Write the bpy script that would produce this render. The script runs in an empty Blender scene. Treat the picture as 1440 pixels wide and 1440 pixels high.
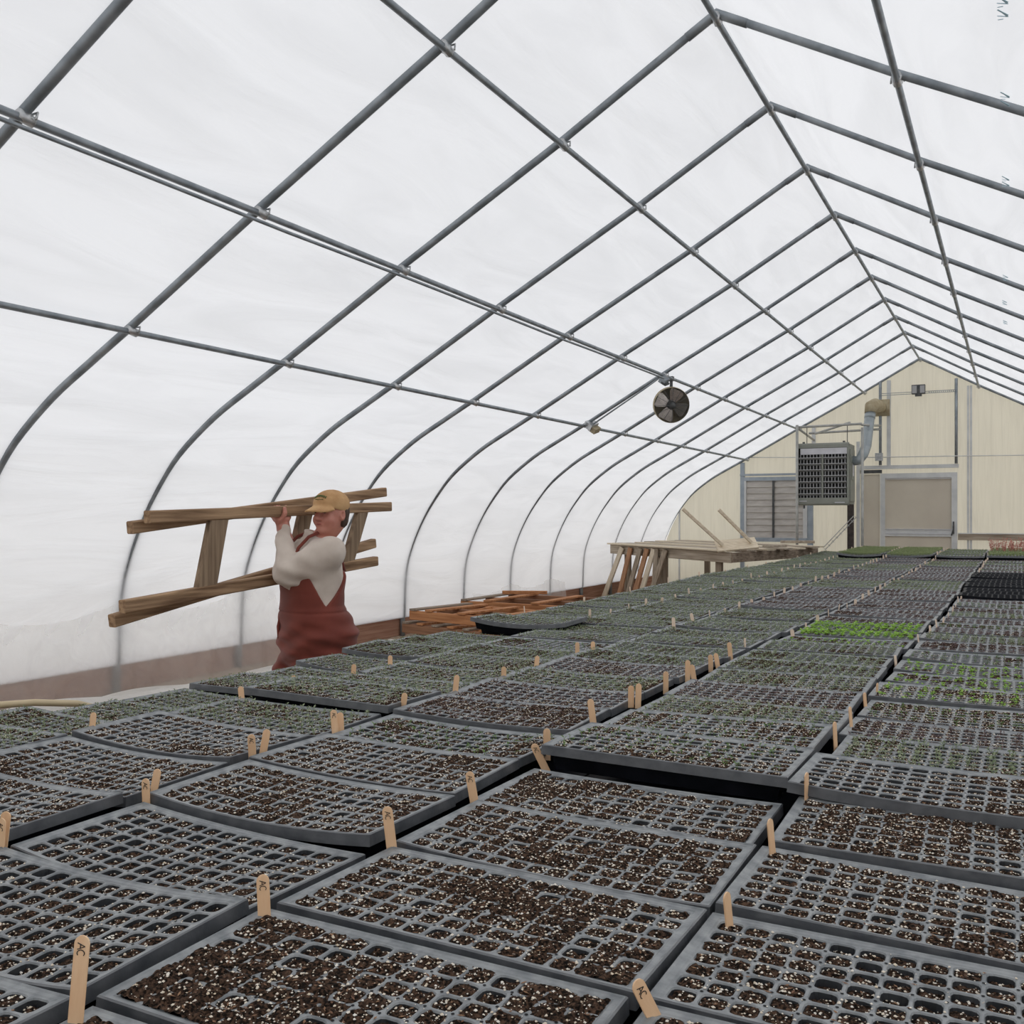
import bpy, math, random
import numpy as np
from mathutils import Vector, Matrix
R = math.radians
rng = np.random.RandomState(7)
random.seed(7)
sc = bpy.context.scene
COL = sc.collection

# ------------------------------------------------------------------ helpers
class MB:
    """collects shapes into one mesh"""
    def __init__(s): s.v = []; s.f = []; s.m = []
    def add(s, V, F, m=0):
        o = len(s.v); s.v.extend([tuple(map(float, p)) for p in V])
        s.f.extend([tuple(int(i) + o for i in f) for f in F]); s.m.extend([m] * len(F))
    def box(s, c, d, m=0, rot=None):
        c = Vector(c); x, y, z = [k / 2 for k in d]
        V = [Vector((a * x, b * y, e * z)) for a in (-1, 1) for b in (-1, 1) for e in (-1, 1)]
        if rot is not None: V = [rot @ p for p in V]
        s.add([p + c for p in V], [(0, 1, 3, 2), (4, 6, 7, 5), (0, 4, 5, 1), (2, 3, 7, 6), (0, 2, 6, 4), (1, 5, 7, 3)], m)
    def box2(s, a, b, m=0):
        s.box([(a[i] + b[i]) / 2 for i in range(3)], [abs(a[i] - b[i]) for i in range(3)], m)
    def bar(s, p, q, w, h, up=(0, 0, 1), m=0, ch=0.12):
        """a sawn board from p to q, w wide and h high, with small chamfers"""
        p = Vector(p); q = Vector(q); d = (q - p).normalized(); up = Vector(up)
        sx = d.cross(up)
        sx = sx.normalized() if sx.length > 1e-4 else Vector((1, 0, 0))
        uz = sx.cross(d).normalized(); c = min(w, h) * ch
        pr = [(-w/2 + c, -h/2), (w/2 - c, -h/2), (w/2, -h/2 + c), (w/2, h/2 - c), (w/2 - c, h/2), (-w/2 + c, h/2), (-w/2, h/2 - c), (-w/2, -h/2 + c)]
        V = [p + sx * a + uz * b for a, b in pr] + [q + sx * a + uz * b for a, b in pr]
        s.add(V, [(i, (i + 1) % 8, 8 + (i + 1) % 8, 8 + i) for i in range(8)] + [tuple(range(7, -1, -1)), tuple(range(8, 16))], m)
    def tube(s, path, r, n=10, m=0, cap=True):
        P = [Vector(p) for p in path]; rr = r if hasattr(r, '__len__') else [r] * len(P)
        V = []; F = []; nrm = None
        for i, p in enumerate(P):
            t = (P[min(i + 1, len(P) - 1)] - P[max(i - 1, 0)]).normalized()
            if nrm is None:
                nrm = t.cross(Vector((0, 0, 1)))
                if nrm.length < .01: nrm = t.cross(Vector((0, 1, 0)))
            nrm = (nrm - t * nrm.dot(t)).normalized(); b = t.cross(nrm)
            for k in range(n):
                a = 2 * math.pi * k / n; V.append(p + (nrm * math.cos(a) + b * math.sin(a)) * rr[i])
        for i in range(len(P) - 1):
            for k in range(n):
                F.append((i * n + k, i * n + (k + 1) % n, (i + 1) * n + (k + 1) % n, (i + 1) * n + k))
        if cap: F += [tuple(range(n - 1, -1, -1)), tuple(range((len(P) - 1) * n, len(P) * n))]
        s.add(V, F, m)
    def lathe(s, c, prof, axis=(0, 0, 1), n=32, m=0):
        ax = Vector(axis).normalized(); u = ax.cross(Vector((0, 0, 1)))
        if u.length < .01: u = Vector((1, 0, 0))
        u.normalize(); w = ax.cross(u); c = Vector(c); V = []; F = []
        for r, h in prof:
            for k in range(n):
                a = 2 * math.pi * k / n; V.append(c + ax * h + (u * math.cos(a) + w * math.sin(a)) * r)
        for i in range(len(prof) - 1):
            for k in range(n): F.append((i * n + k, i * n + (k + 1) % n, (i + 1) * n + (k + 1) % n, (i + 1) * n + k))
        s.add(V, F, m)
    def mesh(s, name, mats, off=(0, 0, 0), smooth=False):
        me = bpy.data.meshes.new(name)
        V = [(a - off[0], b - off[1], c - off[2]) for a, b, c in s.v]
        me.from_pydata(V, [], s.f)
        for m in (mats if isinstance(mats, (list, tuple)) else [mats]): me.materials.append(m)
        if len(me.polygons):
            me.polygons.foreach_set('material_index', s.m)
            if smooth: me.polygons.foreach_set('use_smooth', [True] * len(me.polygons))
        me.update(); return me

def npmesh(name, V, F, mats, midx=None, smooth=True):
    me = bpy.data.meshes.new(name); V = np.asarray(V, dtype=np.float32); F = np.asarray(F, dtype=np.int32)
    me.vertices.add(len(V)); me.vertices.foreach_set('co', V.ravel())
    k = F.shape[1]; me.loops.add(F.size); me.loops.foreach_set('vertex_index', F.ravel())
    me.polygons.add(len(F)); me.polygons.foreach_set('loop_start', np.arange(0, F.size, k, dtype=np.int32))
    try: me.polygons.foreach_set('loop_total', np.full(len(F), k, dtype=np.int32))
    except Exception: pass
    for m in (mats if isinstance(mats, (list, tuple)) else [mats]): me.materials.append(m)
    if midx is not None: me.polygons.foreach_set('material_index', np.asarray(midx, dtype=np.int32))
    me.polygons.foreach_set('use_smooth', np.full(len(F), bool(smooth)))
    me.update(calc_edges=True); me.validate(); return me

def tag(o, label=None, cat=None, group=None, kind=None):
    if label: o['label'] = label
    if cat: o['category'] = cat
    if group: o['group'] = group
    if kind: o['kind'] = kind
    return o
def link(name, data, parent=None, loc=(0, 0, 0), rotz=0):
    o = bpy.data.objects.new(name, data); COL.objects.link(o)
    if parent is not None: o.parent = parent
    o.location = loc; o.rotation_euler = (0, 0, rotz); return o
def empty(name, loc, label, cat, group=None, rotz=0):
    o = link(name, None, None, loc, rotz); o.empty_display_size = .1
    return tag(o, label, cat, group)
def part(name, mb, mats, parent, off=None, smooth=False, label=None, kind=None):
    """mesh given in world coordinates (or local ones with off=(0,0,0)) under its thing"""
    if off is None: off = parent.matrix_basis.translation if parent.parent is None else (parent.matrix_basis.translation + parent.parent.matrix_basis.translation)
    return tag(link(name, mb.mesh(name, mats, off, smooth), parent), label, None, None, kind)
def single(name, mb, mats, label, cat, group=None, smooth=False, org=None):
    org = org or mb.v[0]
    o = link(name, mb.mesh(name, mats, org, smooth), None, org); return tag(o, label, cat, group)
def struct(name, mb, mats, smooth=False):
    return tag(link(name, mb.mesh(name, mats, (0, 0, 0), smooth)), kind='structure')

# ------------------------------------------------------------------ materials
def newmat(name):
    m = bpy.data.materials.new(name); m.use_nodes = True; nt = m.node_tree
    b = nt.nodes['Principled BSDF']; return m, nt, b
def mat(name, c1, c2=None, scale=20, rough=.6, metal=0, bump=0, bscale=None, stretch=(1, 1, 1), detail=4, lo=.35, hi=.65, spec=.5, coord='Object', sheen=0, sss=0, bdist=.004):
    m, nt, b = newmat(name); N = nt.nodes.new; L = nt.links.new
    b.inputs['Roughness'].default_value = rough; b.inputs['Metallic'].default_value = metal
    b.inputs['Specular IOR Level'].default_value = spec
    b.inputs['Base Color'].default_value = (*c1, 1)
    if sheen: b.inputs['Sheen Weight'].default_value = sheen
    if sss: b.inputs['Subsurface Weight'].default_value = sss; b.inputs['Subsurface Scale'].default_value = .01
    tc = N('ShaderNodeTexCoord'); mp = N('ShaderNodeMapping'); mp.inputs['Scale'].default_value = stretch
    L(tc.outputs[coord], mp.inputs['Vector'])
    if c2:
        n = N('ShaderNodeTexNoise'); n.inputs['Scale'].default_value = scale; n.inputs['Detail'].default_value = detail
        L(mp.outputs[0], n.inputs['Vector']); r = N('ShaderNodeValToRGB')
        r.color_ramp.elements[0].position = lo; r.color_ramp.elements[1].position = hi
        r.color_ramp.elements[0].color = (*c1, 1); r.color_ramp.elements[1].color = (*c2, 1)
        L(n.outputs['Fac'], r.inputs[0]); L(r.outputs[0], b.inputs['Base Color'])
    if bump:
        n2 = N('ShaderNodeTexNoise'); n2.inputs['Scale'].default_value = bscale or scale * 3; n2.inputs['Detail'].default_value = 5
        L(mp.outputs[0], n2.inputs['Vector']); bp = N('ShaderNodeBump'); bp.inputs['Strength'].default_value = bump; bp.inputs['Distance'].default_value = bdist
        L(n2.outputs['Fac'], bp.inputs['Height']); L(bp.outputs[0], b.inputs['Normal'])
    return m
def wood(name, c1, c2, axis=0, scale=9, rough=.75, turn=0):
    """sawn wood with grain along a local axis and darker knots"""
    st = [30, 30, 30]; st[axis] = 1.6
    m = mat(name, c1, c2, scale / 6, rough, 0, .5, scale / 2, tuple(st), 6, .3, .72, .25)
    if turn:   # grain follows boards that lie askew
        nt = m.node_tree; mp = [n for n in nt.nodes if n.type == 'MAPPING'][0]; tc = [n for n in nt.nodes if n.type == 'TEX_COORD'][0]
        vr = nt.nodes.new('ShaderNodeVectorRotate'); vr.rotation_type = 'Z_AXIS'; vr.inputs['Angle'].default_value = R(turn)
        nt.links.new(tc.outputs['Object'], vr.inputs['Vector']); nt.links.new(vr.outputs[0], mp.inputs['Vector'])
    return m
M = {}
M['steel'] = mat('galvanized_steel', (.20, .225, .245), (.33, .36, .385), 9, .48, .55, .05, 60, detail=6)
M['steel_light'] = mat('zinc_fitting', (.42, .44, .45), (.6, .6, .6), 30, .4, .8)
M['alu'] = mat('mill_aluminium', (.56, .57, .57), (.66, .67, .66), 6, .45, .12)
M['blue_alu'] = mat('bluish_aluminium', (.30, .35, .40), (.38, .43, .48), 8, .45, .15)
M['darkpost'] = mat('dark_brown_post', (.035, .028, .026), (.07, .055, .05), 14, .7)
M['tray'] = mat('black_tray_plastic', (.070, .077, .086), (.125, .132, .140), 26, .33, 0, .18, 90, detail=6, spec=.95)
M['tray_top'] = mat('lit_tray_plastic', (.13, .145, .155), (.27, .285, .29), 34, .42, 0, .15, 90, detail=7, spec=.8)  # light falling on the rib tops, put into the colour
M['tray_cell'] = mat('shaded_cell_plastic', (.020, .023, .027), (.045, .049, .054), 30, .35, spec=.6)  # shade inside the cells, put into the colour
M['tray_new_gap'] = mat('new_black_plastic_and_gap_shade', (.004, .005, .007), (.009, .010, .014), 20, .5, spec=.12)  # black of the empty trays, also painted-in shade below and between trays
M['soil'] = mat('potting_soil', (.010, .007, .005), (.15, .088, .058), 210, .95, 0, 1, 420, detail=6, lo=.42, hi=.70, spec=.12)
M['perlite'] = mat('perlite', (.72, .60, .44), (.92, .88, .80), 60, .85)
M['bark'] = mat('bark_flake', (.12, .05, .03), (.30, .17, .09), 70, .85)
M['stick'] = mat('birch_stick', (.80, .49, .27), (.93, .66, .42), 14, .6, 0, .1, 60, (3, 3, .5))
M['stick_far'] = mat('pale_stick', (.74, .56, .42), (.88, .74, .60), 14, .6)  # paler tone for the far sticks
M['ink'] = mat('black_marker_ink', (.02, .015, .015), None, rough=.5)
M['old_x'] = wood('weathered_grey_wood', (.24, .19, .14), (.50, .43, .34), 0)
M['old_y'] = wood('weathered_board', (.17, .12, .085), (.38, .31, .24), 1)
M['old_d'] = wood('weathered_grey_plank', (.26, .21, .155), (.52, .45, .36), 0, turn=34.8)
M['pale_d'] = wood('pale_plank', (.56, .47, .34), (.76, .67, .53), 0, turn=34.8)
M['old_z'] = wood('weathered_upright_wood', (.20, .155, .11), (.42, .35, .27), 2)
M['pale_z'] = wood('pale_upright_plank', (.50, .42, .31), (.72, .63, .50), 2)
M['cedar_z'] = wood('reddish_upright_plank', (.26, .13, .07), (.48, .27, .15), 2)
M['pale'] = wood('pale_sawn_wood', (.60, .50, .36), (.80, .70, .55), 0)
M['cedar'] = wood('reddish_cedar_wood', (.30, .115, .045), (.56, .27, .12), 0)
M['cedar_d'] = wood('darker_cedar_wood', (.17, .08, .045), (.34, .18, .10), 0)
M['carry'] = wood('brown_weathered_lumber', (.14, .078, .042), (.50, .33, .195), 1)
M['carry_z'] = wood('brown_weathered_lumber_upright', (.13, .085, .055), (.36, .26, .17), 2)
M['kick'] = wood('reddish_base_board', (.30, .15, .10), (.46, .27, .19), 1)
M['heater'] = mat('olive_grey_enamel', (.21, .22, .19), (.25, .26, .225), 5, .45)
M['heater_d'] = mat('heater_dark_inside', (.01, .01, .01), None, rough=.8)
M['vane'] = mat('grey_vane', (.36, .36, .36), None, rough=.45, metal=.4)
M['pipe_pale'] = mat('pale_painted_pipe', (.34, .34, .32), (.44, .44, .42), 12, .5, .15)
M['white'] = mat('white_enamel', (.52, .52, .55), (.60, .60, .63), 8, .5)
M['flue'] = mat('blue_grey_flue', (.27, .31, .33), (.36, .40, .42), 8, .42, .15)
M['flue_cap'] = mat('tan_vent_hood', (.30, .24, .14), (.42, .36, .24), 12, .7)
M['blade'] = mat('tarnished_blade_metal', (.50, .44, .40), (.68, .62, .57), 9, .22, .85)
M['dark'] = mat('dark_grey_metal', (.06, .065, .065), (.10, .10, .10), 20, .5, .3)
M['shutter'] = mat('grey_pink_slat', (.44, .41, .38), (.56, .53, .49), 5, .6, 0, 0, stretch=(1, 1, 4))
M['gravel'] = mat('dusty_ground', (.20, .14, .09), (.42, .33, .24), 30, .95, 0, .8, 90, detail=8)
M['outground'] = mat('pale_outside_ground', (.80, .73, .65), (.88, .82, .74), 2, .95)
M['skin'] = mat('skin', (.50, .20, .15), (.64, .29, .215), 9, .5, 0, .1, 200, sss=.12)
M['rust'] = mat('rust_red_cloth', (.155, .029, .017), (.215, .044, .027), 7, .85, 0, .35, 500, sheen=.15)
M['cream'] = mat('cream_knit', (.56, .47, .40), (.70, .61, .53), 7, .9, 0, .35, 420, sheen=.2)
M['cap'] = mat('tan_canvas', (.42, .225, .095), (.60, .37, .18), 12, .9, 0, .3, 500, detail=6)
M['green'] = mat('green_thread', (.10, .15, .05), None, rough=.8)
M['hair'] = mat('brown_hair', (.035, .016, .010), (.09, .045, .025), 60, .5, 0, .8, 90, (8, 8, 1))
M['eye'] = mat('eye', (.02, .015, .012), None, rough=.25)
M['lip'] = mat('lip', (.36, .10, .085), None, rough=.5)
M['boot'] = mat('brown_boot', (.06, .04, .03), None, rough=.7)
M['hose'] = mat('tan_hose', (.55, .44, .26), (.62, .50, .32), 5, .5)
M['blueprint'] = mat('faint_blue_print', (.42, .60, .68), None, rough=.6)
def leafmat(name, c1, c2):
    m, nt, b = newmat(name); N = nt.nodes.new; L = nt.links.new
    oi = N('ShaderNodeTexNoise'); tc = N('ShaderNodeTexCoord'); L(tc.outputs['Object'], oi.inputs['Vector']); oi.inputs['Scale'].default_value = 90
    r = N('ShaderNodeValToRGB'); r.color_ramp.elements[0].color = (*c1, 1); r.color_ramp.elements[1].color = (*c2, 1)
    r.color_ramp.elements[0].position = .35; r.color_ramp.elements[1].position = .65
    L(oi.outputs['Fac'], r.inputs[0]); L(r.outputs[0], b.inputs['Base Color']); b.inputs['Roughness'].default_value = .55
    tr = N('ShaderNodeBsdfTranslucent'); L(r.outputs[0], tr.inputs['Color']); mx = N('ShaderNodeMixShader'); mx.inputs[0].default_value = .3
    L(b.outputs[0], mx.inputs[1]); L(tr.outputs[0], mx.inputs[2]); L(mx.outputs[0], nt.nodes['Material Output'].inputs[0]); return m
M['leaf_grey'] = leafmat('grey_green_leaf', (.13, .175, .085), (.40, .46, .28))
M['leaf_green'] = leafmat('mid_green_leaf', (.06, .12, .03), (.20, .32, .09))
M['leaf_bright'] = leafmat('bright_lettuce_leaf', (.20, .40, .045), (.42, .66, .11))
M['leaf_purple'] = leafmat('purple_leaf', (.09, .05, .055), (.22, .15, .14))
M['leaf_tall'] = leafmat('tall_seedling_leaf', (.19, .25, .09), (.38, .44, .22))
M['leaf_pink'] = leafmat('pink_red_leaf', (.42, .10, .11), (.68, .36, .26))

def film(name, col, transp=0., diff=.25, bump=.5, stretch=(1.2, .22, 1.2), scale=2.6, var=.92):
    m, nt, b = newmat(name); N = nt.nodes.new; L = nt.links.new; nt.nodes.remove(b)
    tc = N('ShaderNodeTexCoord'); mp = N('ShaderNodeMapping'); mp.inputs['Scale'].default_value = stretch
    L(tc.outputs['Object'], mp.inputs[0])
    n = N('ShaderNodeTexNoise'); n.inputs['Scale'].default_value = scale; n.inputs['Detail'].default_value = 5; n.inputs['Distortion'].default_value = 1.4
    L(mp.outputs[0], n.inputs['Vector'])
    r = N('ShaderNodeValToRGB'); r.color_ramp.elements[0].position = .3; r.color_ramp.elements[1].position = .6
    r.color_ramp.elements[0].color = (*[c * var for c in col], 1); r.color_ramp.elements[1].color = (*col, 1)
    L(n.outputs['Fac'], r.inputs[0])
    bp = N('ShaderNodeBump'); bp.inputs['Strength'].default_value = bump; bp.inputs['Distance'].default_value = .05
    L(n.outputs['Fac'], bp.inputs['Height'])
    t = N('ShaderNodeBsdfTranslucent'); d = N('ShaderNodeBsdfDiffuse'); g = N('ShaderNodeBsdfGlossy'); g.inputs['Roughness'].default_value = .35
    for q in (t, d): L(r.outputs[0], q.inputs['Color']); L(bp.outputs[0], q.inputs['Normal'])
    L(bp.outputs[0], g.inputs['Normal'])
    mx = N('ShaderNodeMixShader'); mx.inputs[0].default_value = diff; L(t.outputs[0], mx.inputs[1]); L(d.outputs[0], mx.inputs[2])
    m2 = N('ShaderNodeMixShader'); m2.inputs[0].default_value = .04; L(mx.outputs[0], m2.inputs[1]); L(g.outputs[0], m2.inputs[2])
    out = m2
    if transp:
        tp = N('ShaderNodeBsdfTransparent'); m3 = N('ShaderNodeMixShader'); m3.inputs[0].default_value = transp
        L(m2.outputs[0], m3.inputs[1]); L(tp.outputs[0], m3.inputs[2]); out = m3
    L(out.outputs[0], nt.nodes['Material Output'].inputs[0]); return m
M['film'] = film('greenhouse_film', (.95, .955, .965), 0, .18)
M['poly'] = film('beige_twinwall_panel', (.88, .855, .77), 0, .22, .15, (9, 1, .35), 3, .93)
M['doorpoly'] = mat('dusty_door_panel', (.57, .51, .42), (.66, .60, .49), 1.5, .6)
M['clear'] = film('clear_plastic_sheet', (.93, .91, .88), .62, .45, .6, (1, 1, 1), 5, .9)
M['sheet'] = film('folded_plastic_sheet', (.93, .91, .87), .10, .62, .6, (1, 1, 1), 5, .9)

# ------------------------------------------------------------------ place: hoop house along +Y, camera at the origin of x, y
S = 1.22
OFF = [-0.061, -0.016, 0.005, 0.027, 0.016, 0.036, 0.057, 0.025, 0.021, -0.029, -0.057, -0.051, 0.027]
def RY(i): return (3.972 + i + (OFF[i + 2] if -2 <= i <= 10 else 0)) * S
RX = -1.354
half = [(-1.354, 4.088), (-2.232, 3.590), (-3.301, 3.018), (-4.213, 2.512), (-4.54, 2.338), (-4.86, 2.16), (-5.19, 1.915), (-5.40, 1.68), (-5.565, 1.44), (-5.70, 1.17), (-5.785, .90), (-5.808, .55), (-5.81, .05)]
def crom(P, n):
    out = []
    for i in range(len(P) - 1):
        p0 = P[max(i - 1, 0)]; p1 = P[i]; p2 = P[i + 1]; p3 = P[min(i + 2, len(P) - 1)]
        for k in range(n):
            t = k / n
            out.append(tuple(.5 * (2 * p1[j] + (p2[j] - p0[j]) * t + (2 * p0[j] - 5 * p1[j] + 4 * p2[j] - p3[j]) * t * t + (3 * p1[j] - p0[j] - 3 * p2[j] + p3[j]) * t ** 3) for j in range(len(p1))))
    return out + [tuple(P[-1])]
prof = [(-1.354, 4.088), (-1.40, 4.068)] + [(x, z) for x, z in half[1:3]] + crom(half[3:], 4)
mirror = lambda P: [(2 * RX - x, z) for x, z in P]
full = mirror(prof)[::-1][:-1] + prof
def offset(P, d):
    out = []
    for i, (x, z) in enumerate(P):
        a = P[max(i - 1, 0)]; b = P[min(i + 1, len(P) - 1)]; tx, tz = b[0] - a[0], b[1] - a[1]; l = math.hypot(tx, tz)
        out.append((x - tz / l * d * -1 * -1, z + tx / l * d * -1))
    return out
outer = offset(full, .027)

YB = RY(-5); YE = RY(10)
# floor: bare ground that rises a little towards the side wall
mb = MB(); xs = np.linspace(-6.4, 3.7, 60); ys = np.linspace(YB - .5, YE + .5, 90)
def ground(x): return .2 * min(1, max(0, (-4.1 - x) / 1.3))
V = [(x, y, ground(x) + (.012 * math.sin(x * 7.1 + y * 3) * math.sin(y * 5.3) if x < -4 else 0)) for x in xs for y in ys]
F = [(i * 90 + j, (i + 1) * 90 + j, (i + 1) * 90 + j + 1, i * 90 + j + 1) for i in range(59) for j in range(89)]
mb.add(V, F); struct('floor', mb, M['gravel'], True)
mb = MB(); mb.box2((-60, -40, -.12), (60, 70, -.06)); struct('ground', mb, M['outground'])

# film: side walls, roof
def strip(P, name, ny=110):
    mb = MB(); n = len(P); V = []
    yy = np.linspace(YB, YE, ny)
    for y in yy:
        # between two hoops the film sags inwards a little
        ph = (y / S - 3.972) % 1; sag = .016 * math.sin(math.pi * ph)
        for i, (x, z) in enumerate(P):
            cx, cz = RX, 1.2; l = math.hypot(x - cx, z - cz)
            w = .006 * math.sin(5 * z + 1.7 * math.sin(2.1 * y)) * math.sin(math.pi * ph); low = min(1, max(0, (z - .4) / .5)); w = (sag + w) * low - sag
            V.append((x - (x - cx) / l * (sag + w), y, z - (z - cz) / l * (sag + w)))
    F = [(j * n + i, j * n + i + 1, (j + 1) * n + i + 1, (j + 1) * n + i) for j in range(ny - 1) for i in range(n - 1)]
    mb.add(V, F); return struct(name, mb, M['film'], True)
def dens(P, k):
    out = []
    for a, b in zip(P, P[1:]):
        for t in range(k): out.append((a[0] + (b[0] - a[0]) * t / k, a[1] + (b[1] - a[1]) * t / k))
    return out + [P[-1]]
lowcut = lambda P: [(x, max(z, .395)) for x, z in P]
iL = min(range(len(outer)), key=lambda i: abs(outer[i][0] + 4.2) + abs(outer[i][1] - 2.5))
iR = len(outer) - 1 - iL
if iR > iL: iL, iR = iR, iL
strip(dens(lowcut(outer[iL:]), 2), 'wall_left'); strip(dens(lowcut(outer[:iR + 1]), 2), 'wall_right')
roof = strip(dens(outer[iR:iL + 1], 5), 'ceiling')
# faint blue print on the roof film
for n_, (x, y, z) in enumerate([(-.033, 3.93, 3.377), (-.031, 4.80, 3.376), (-.036, 5.98, 3.379), (-.052, 8.44, 3.388), (-.065, 9.45, 3.395), (-.066, 10.42, 3.396)]):
    mb = MB(); d = Vector((.87, 0, -.49)); zz = -.03
    for q in range(4):
        a = Vector((x, y - .10 + q * .05, z + zz)); k = (-1) ** q
        mb.bar(a - d * .02, a + d * .02 + Vector((0, .02 * k, 0)), .006, .002)
        mb.bar(a + Vector((0, .012, 0)), a + d * .018 * k + Vector((0, .03, 0)), .005, .002)
    part('printed_mark', mb, M['blueprint'], roof, (0, 0, 0), label='faint blue printed mark on the roof film')

# end wall and the wall behind the camera
def gable(y, name, m, t=.02):
    P = [(x, z) for x, z in outer]; mb = MB(); n = len(P)
    V = [(x, y, z) for x, z in P] + [(x, y + t, z) for x, z in P]
    mb.add(V, [tuple(range(n)), tuple(range(2 * n - 1, n - 1, -1))] + [(i, i + n, (i + 1) % n + n, (i + 1) % n) for i in range(n)]); struct(name, mb, m)
gable(YE + .06, 'wall_end', M['poly']); gable(YB, 'wall_back', M['film'])
WY = YE + .055
def onwall(name, x0, x1, z0, z1, m, d=.03):
    mb = MB(); mb.box2((x0, WY - d, z0), (x1, WY, z1)); return struct(name, mb, m)
tn = 0
for x0, x1, z0, z1, m, d in [(-.660, -.628, 0, 3.60, 'alu', .018), (-.618, -.585, 0, 3.60, 'alu', .02), (-1.873, -1.812, 2.30, 3.76, 'alu', .04),
        (-5.49, -5.46, .2, 1.60, 'alu', .015), (-4.335, -4.262, 0, 2.44, 'blue_alu', .05), (-3.165, -3.07, 0, 2.12, 'blue_alu', .05), (1.25, 1.28, 0, 2.6, 'alu', .02),
        (-2.31, -.78, 2.275, 2.335, 'alu', .06), (-2.50, -2.40, 0, 2.05, 'darkpost', .07), (-2.355, -2.30, 0, 2.75, 'alu', .05), (-3.09, -3.03, 2.5, 3.02, 'alu', .05)]:
    tn += 1; onwall('trim_%d' % tn, x0, x1, z0, z1, M[m], d)
tn += 1; onwall('trim_%d' % tn, -.79, 3.0, 1.10, 1.20, M['old_x'], .05)
tn += 1; onwall('trim_%d' % tn, -.79, 3.0, 1.20, 1.215, M['alu'], .06)

# door in the end wall
mb = MB(); mb.box2((-1.975, WY - .05, .05), (-1.90, WY, 2.20)); mb.box2((-.885, WY - .05, .05), (-.80, WY, 2.20))
mb.box2((-1.90, WY - .05, 2.12), (-.885, WY, 2.20)); mb.box2((-1.90, WY - .05, 1.15), (-.885, WY, 1.265)); mb.box2((-1.90, WY - .05, .05), (-.885, WY, .2))
door = struct('door_1', mb, M['alu'])
mb = MB(); mb.box2((-1.90, WY - .025, .2), (-.885, WY - .015, 1.15)); mb.box2((-1.90, WY - .025, 1.265), (-.885, WY - .015, 2.12)); part('door_panel', mb, M['doorpoly'], door, (0, 0, 0))
mb = MB(); mb.box2((-1.89, WY - .06, 2.10), (-.89, WY - .05, 2.112)); mb.box2((-1.89, WY - .06, 1.19), (-.89, WY - .05, 1.20)); mb.box2((-1.89, WY - .06, 1.262), (-.89, WY - .05, 1.275)); part('door_bead', mb, M['white'], door, (0, 0, 0))
mb = MB(); mb.box2((-.865, WY - .07, 1.20), (-.845, WY - .05, 1.40)); mb.tube([(-.86, WY - .06, 1.34), (-.86, WY - .10, 1.33), (-.86, WY - .10, 1.25), (-.86, WY - .06, 1.24)], .008, 6)
mb.bar((-.885, WY - .07, 1.17), (-.86, WY - .07, 1.26), .02, .02); part('door_handle', mb, M['dark'], door, (0, 0, 0), label='dark latch handle')
mb = MB(); mb.box2((-2.29, WY - .02, .05), (-1.985, WY - .008, 2.19)); d2 = struct('door_2', mb, M['doorpoly'])
mb = MB(); mb.box2((-2.29, WY - .055, 2.205), (-1.95, WY - .01, 2.262)); part('door_header', mb, M['dark'], d2, (0, 0, 0))

# louvred wall shutter
sh = empty('wall_shutter', (-3.74, WY, 1.09), 'grey-pink louvred shutter in a bluish frame, set in the end wall left of the heater', 'shutter')
mb = MB()
for a, b in [((-4.26, WY - .06, 1.03), (-3.165, WY, 1.10)), ((-4.26, WY - .06, 2.11), (-3.10, WY, 2.175)), ((-4.335, WY - .07, 2.20), (-3.07, WY, 2.235))]:
    mb = MB(); mb.box2(a, b); part('frame_rail', mb, M['blue_alu'], sh)
for k in range(9):
    z = 1.10 + k * 1.01 / 9
    mb = MB(); mb.box((-3.715, WY - .035, z + .056), (1.06, .008, .116), rot=Matrix.Rotation(R(-9), 3, 'X')); part('slat', mb, M['shutter'], sh)
mb = MB(); mb.box2((-3.765, WY - .065, 1.10), (-3.73, WY - .04, 2.11)); part('center_bar', mb, M['dark'], sh)
mb = MB(); mb.box2((-4.26, WY - .064, 1.10), (-4.225, WY - .01, 2.11)); part('side_jamb', mb, M['alu'], sh)
mb = MB(); mb.box2((-3.235, WY - .064, 1.10), (-3.165, WY - .01, 2.11)); part('side_jamb', mb, M['alu'], sh)

# vertical conduits, cross strip with a control box
def pipe(name, path, r, label, cat, m='steel', group=None, n=8):
    mb = MB(); mb.tube(path, r, n); return single(name, mb, M[m], label, cat, group, True)
pipe('steel_post', [(-1.97, WY - .08, 2.34), (-1.97, WY - .08, 3.73)], .024, 'thin grey steel post above the double door, behind the vent hood', 'post')
pipe('steel_post', [(-.815, WY - .08, 2.34), (-.815, WY - .08, 3.72)], .024, 'thin grey steel post rising from the right corner of the door header', 'post')
mb = MB(); y = WY - .12
mb.box2((-1.99, y, 3.497), (-.80, y + .006, 3.507)); mb.box2((-1.99, y, 3.527), (-.80, y + .006, 3.537))
for k in range(14): mb.box2((-1.22 + k * .03, y, 3.507), (-1.21 + k * .03, y + .006, 3.527))
single('strut_channel', mb, M['steel'], 'slotted metal strip crossing the gable between two steel posts', 'strip')
cb = empty('control_box', (-1.37, y, 3.47), 'small dark grey box on the slotted strip high on the gable', 'control box')
mb = MB(); mb.box((-1.372, y - .05, 3.562), (.205, .09, .15)); mb.box((-1.372, y - .06, 3.475), (.10, .06, .05)); part('box_body', mb, M['dark'], cb)
mb = MB(); mb.box((-1.43, y - .10, 3.56), (.07, .012, .12)); mb.box((-1.31, y - .10, 3.56), (.07, .012, .12)); part('cover_plate', mb, M['vane'], cb)
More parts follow.
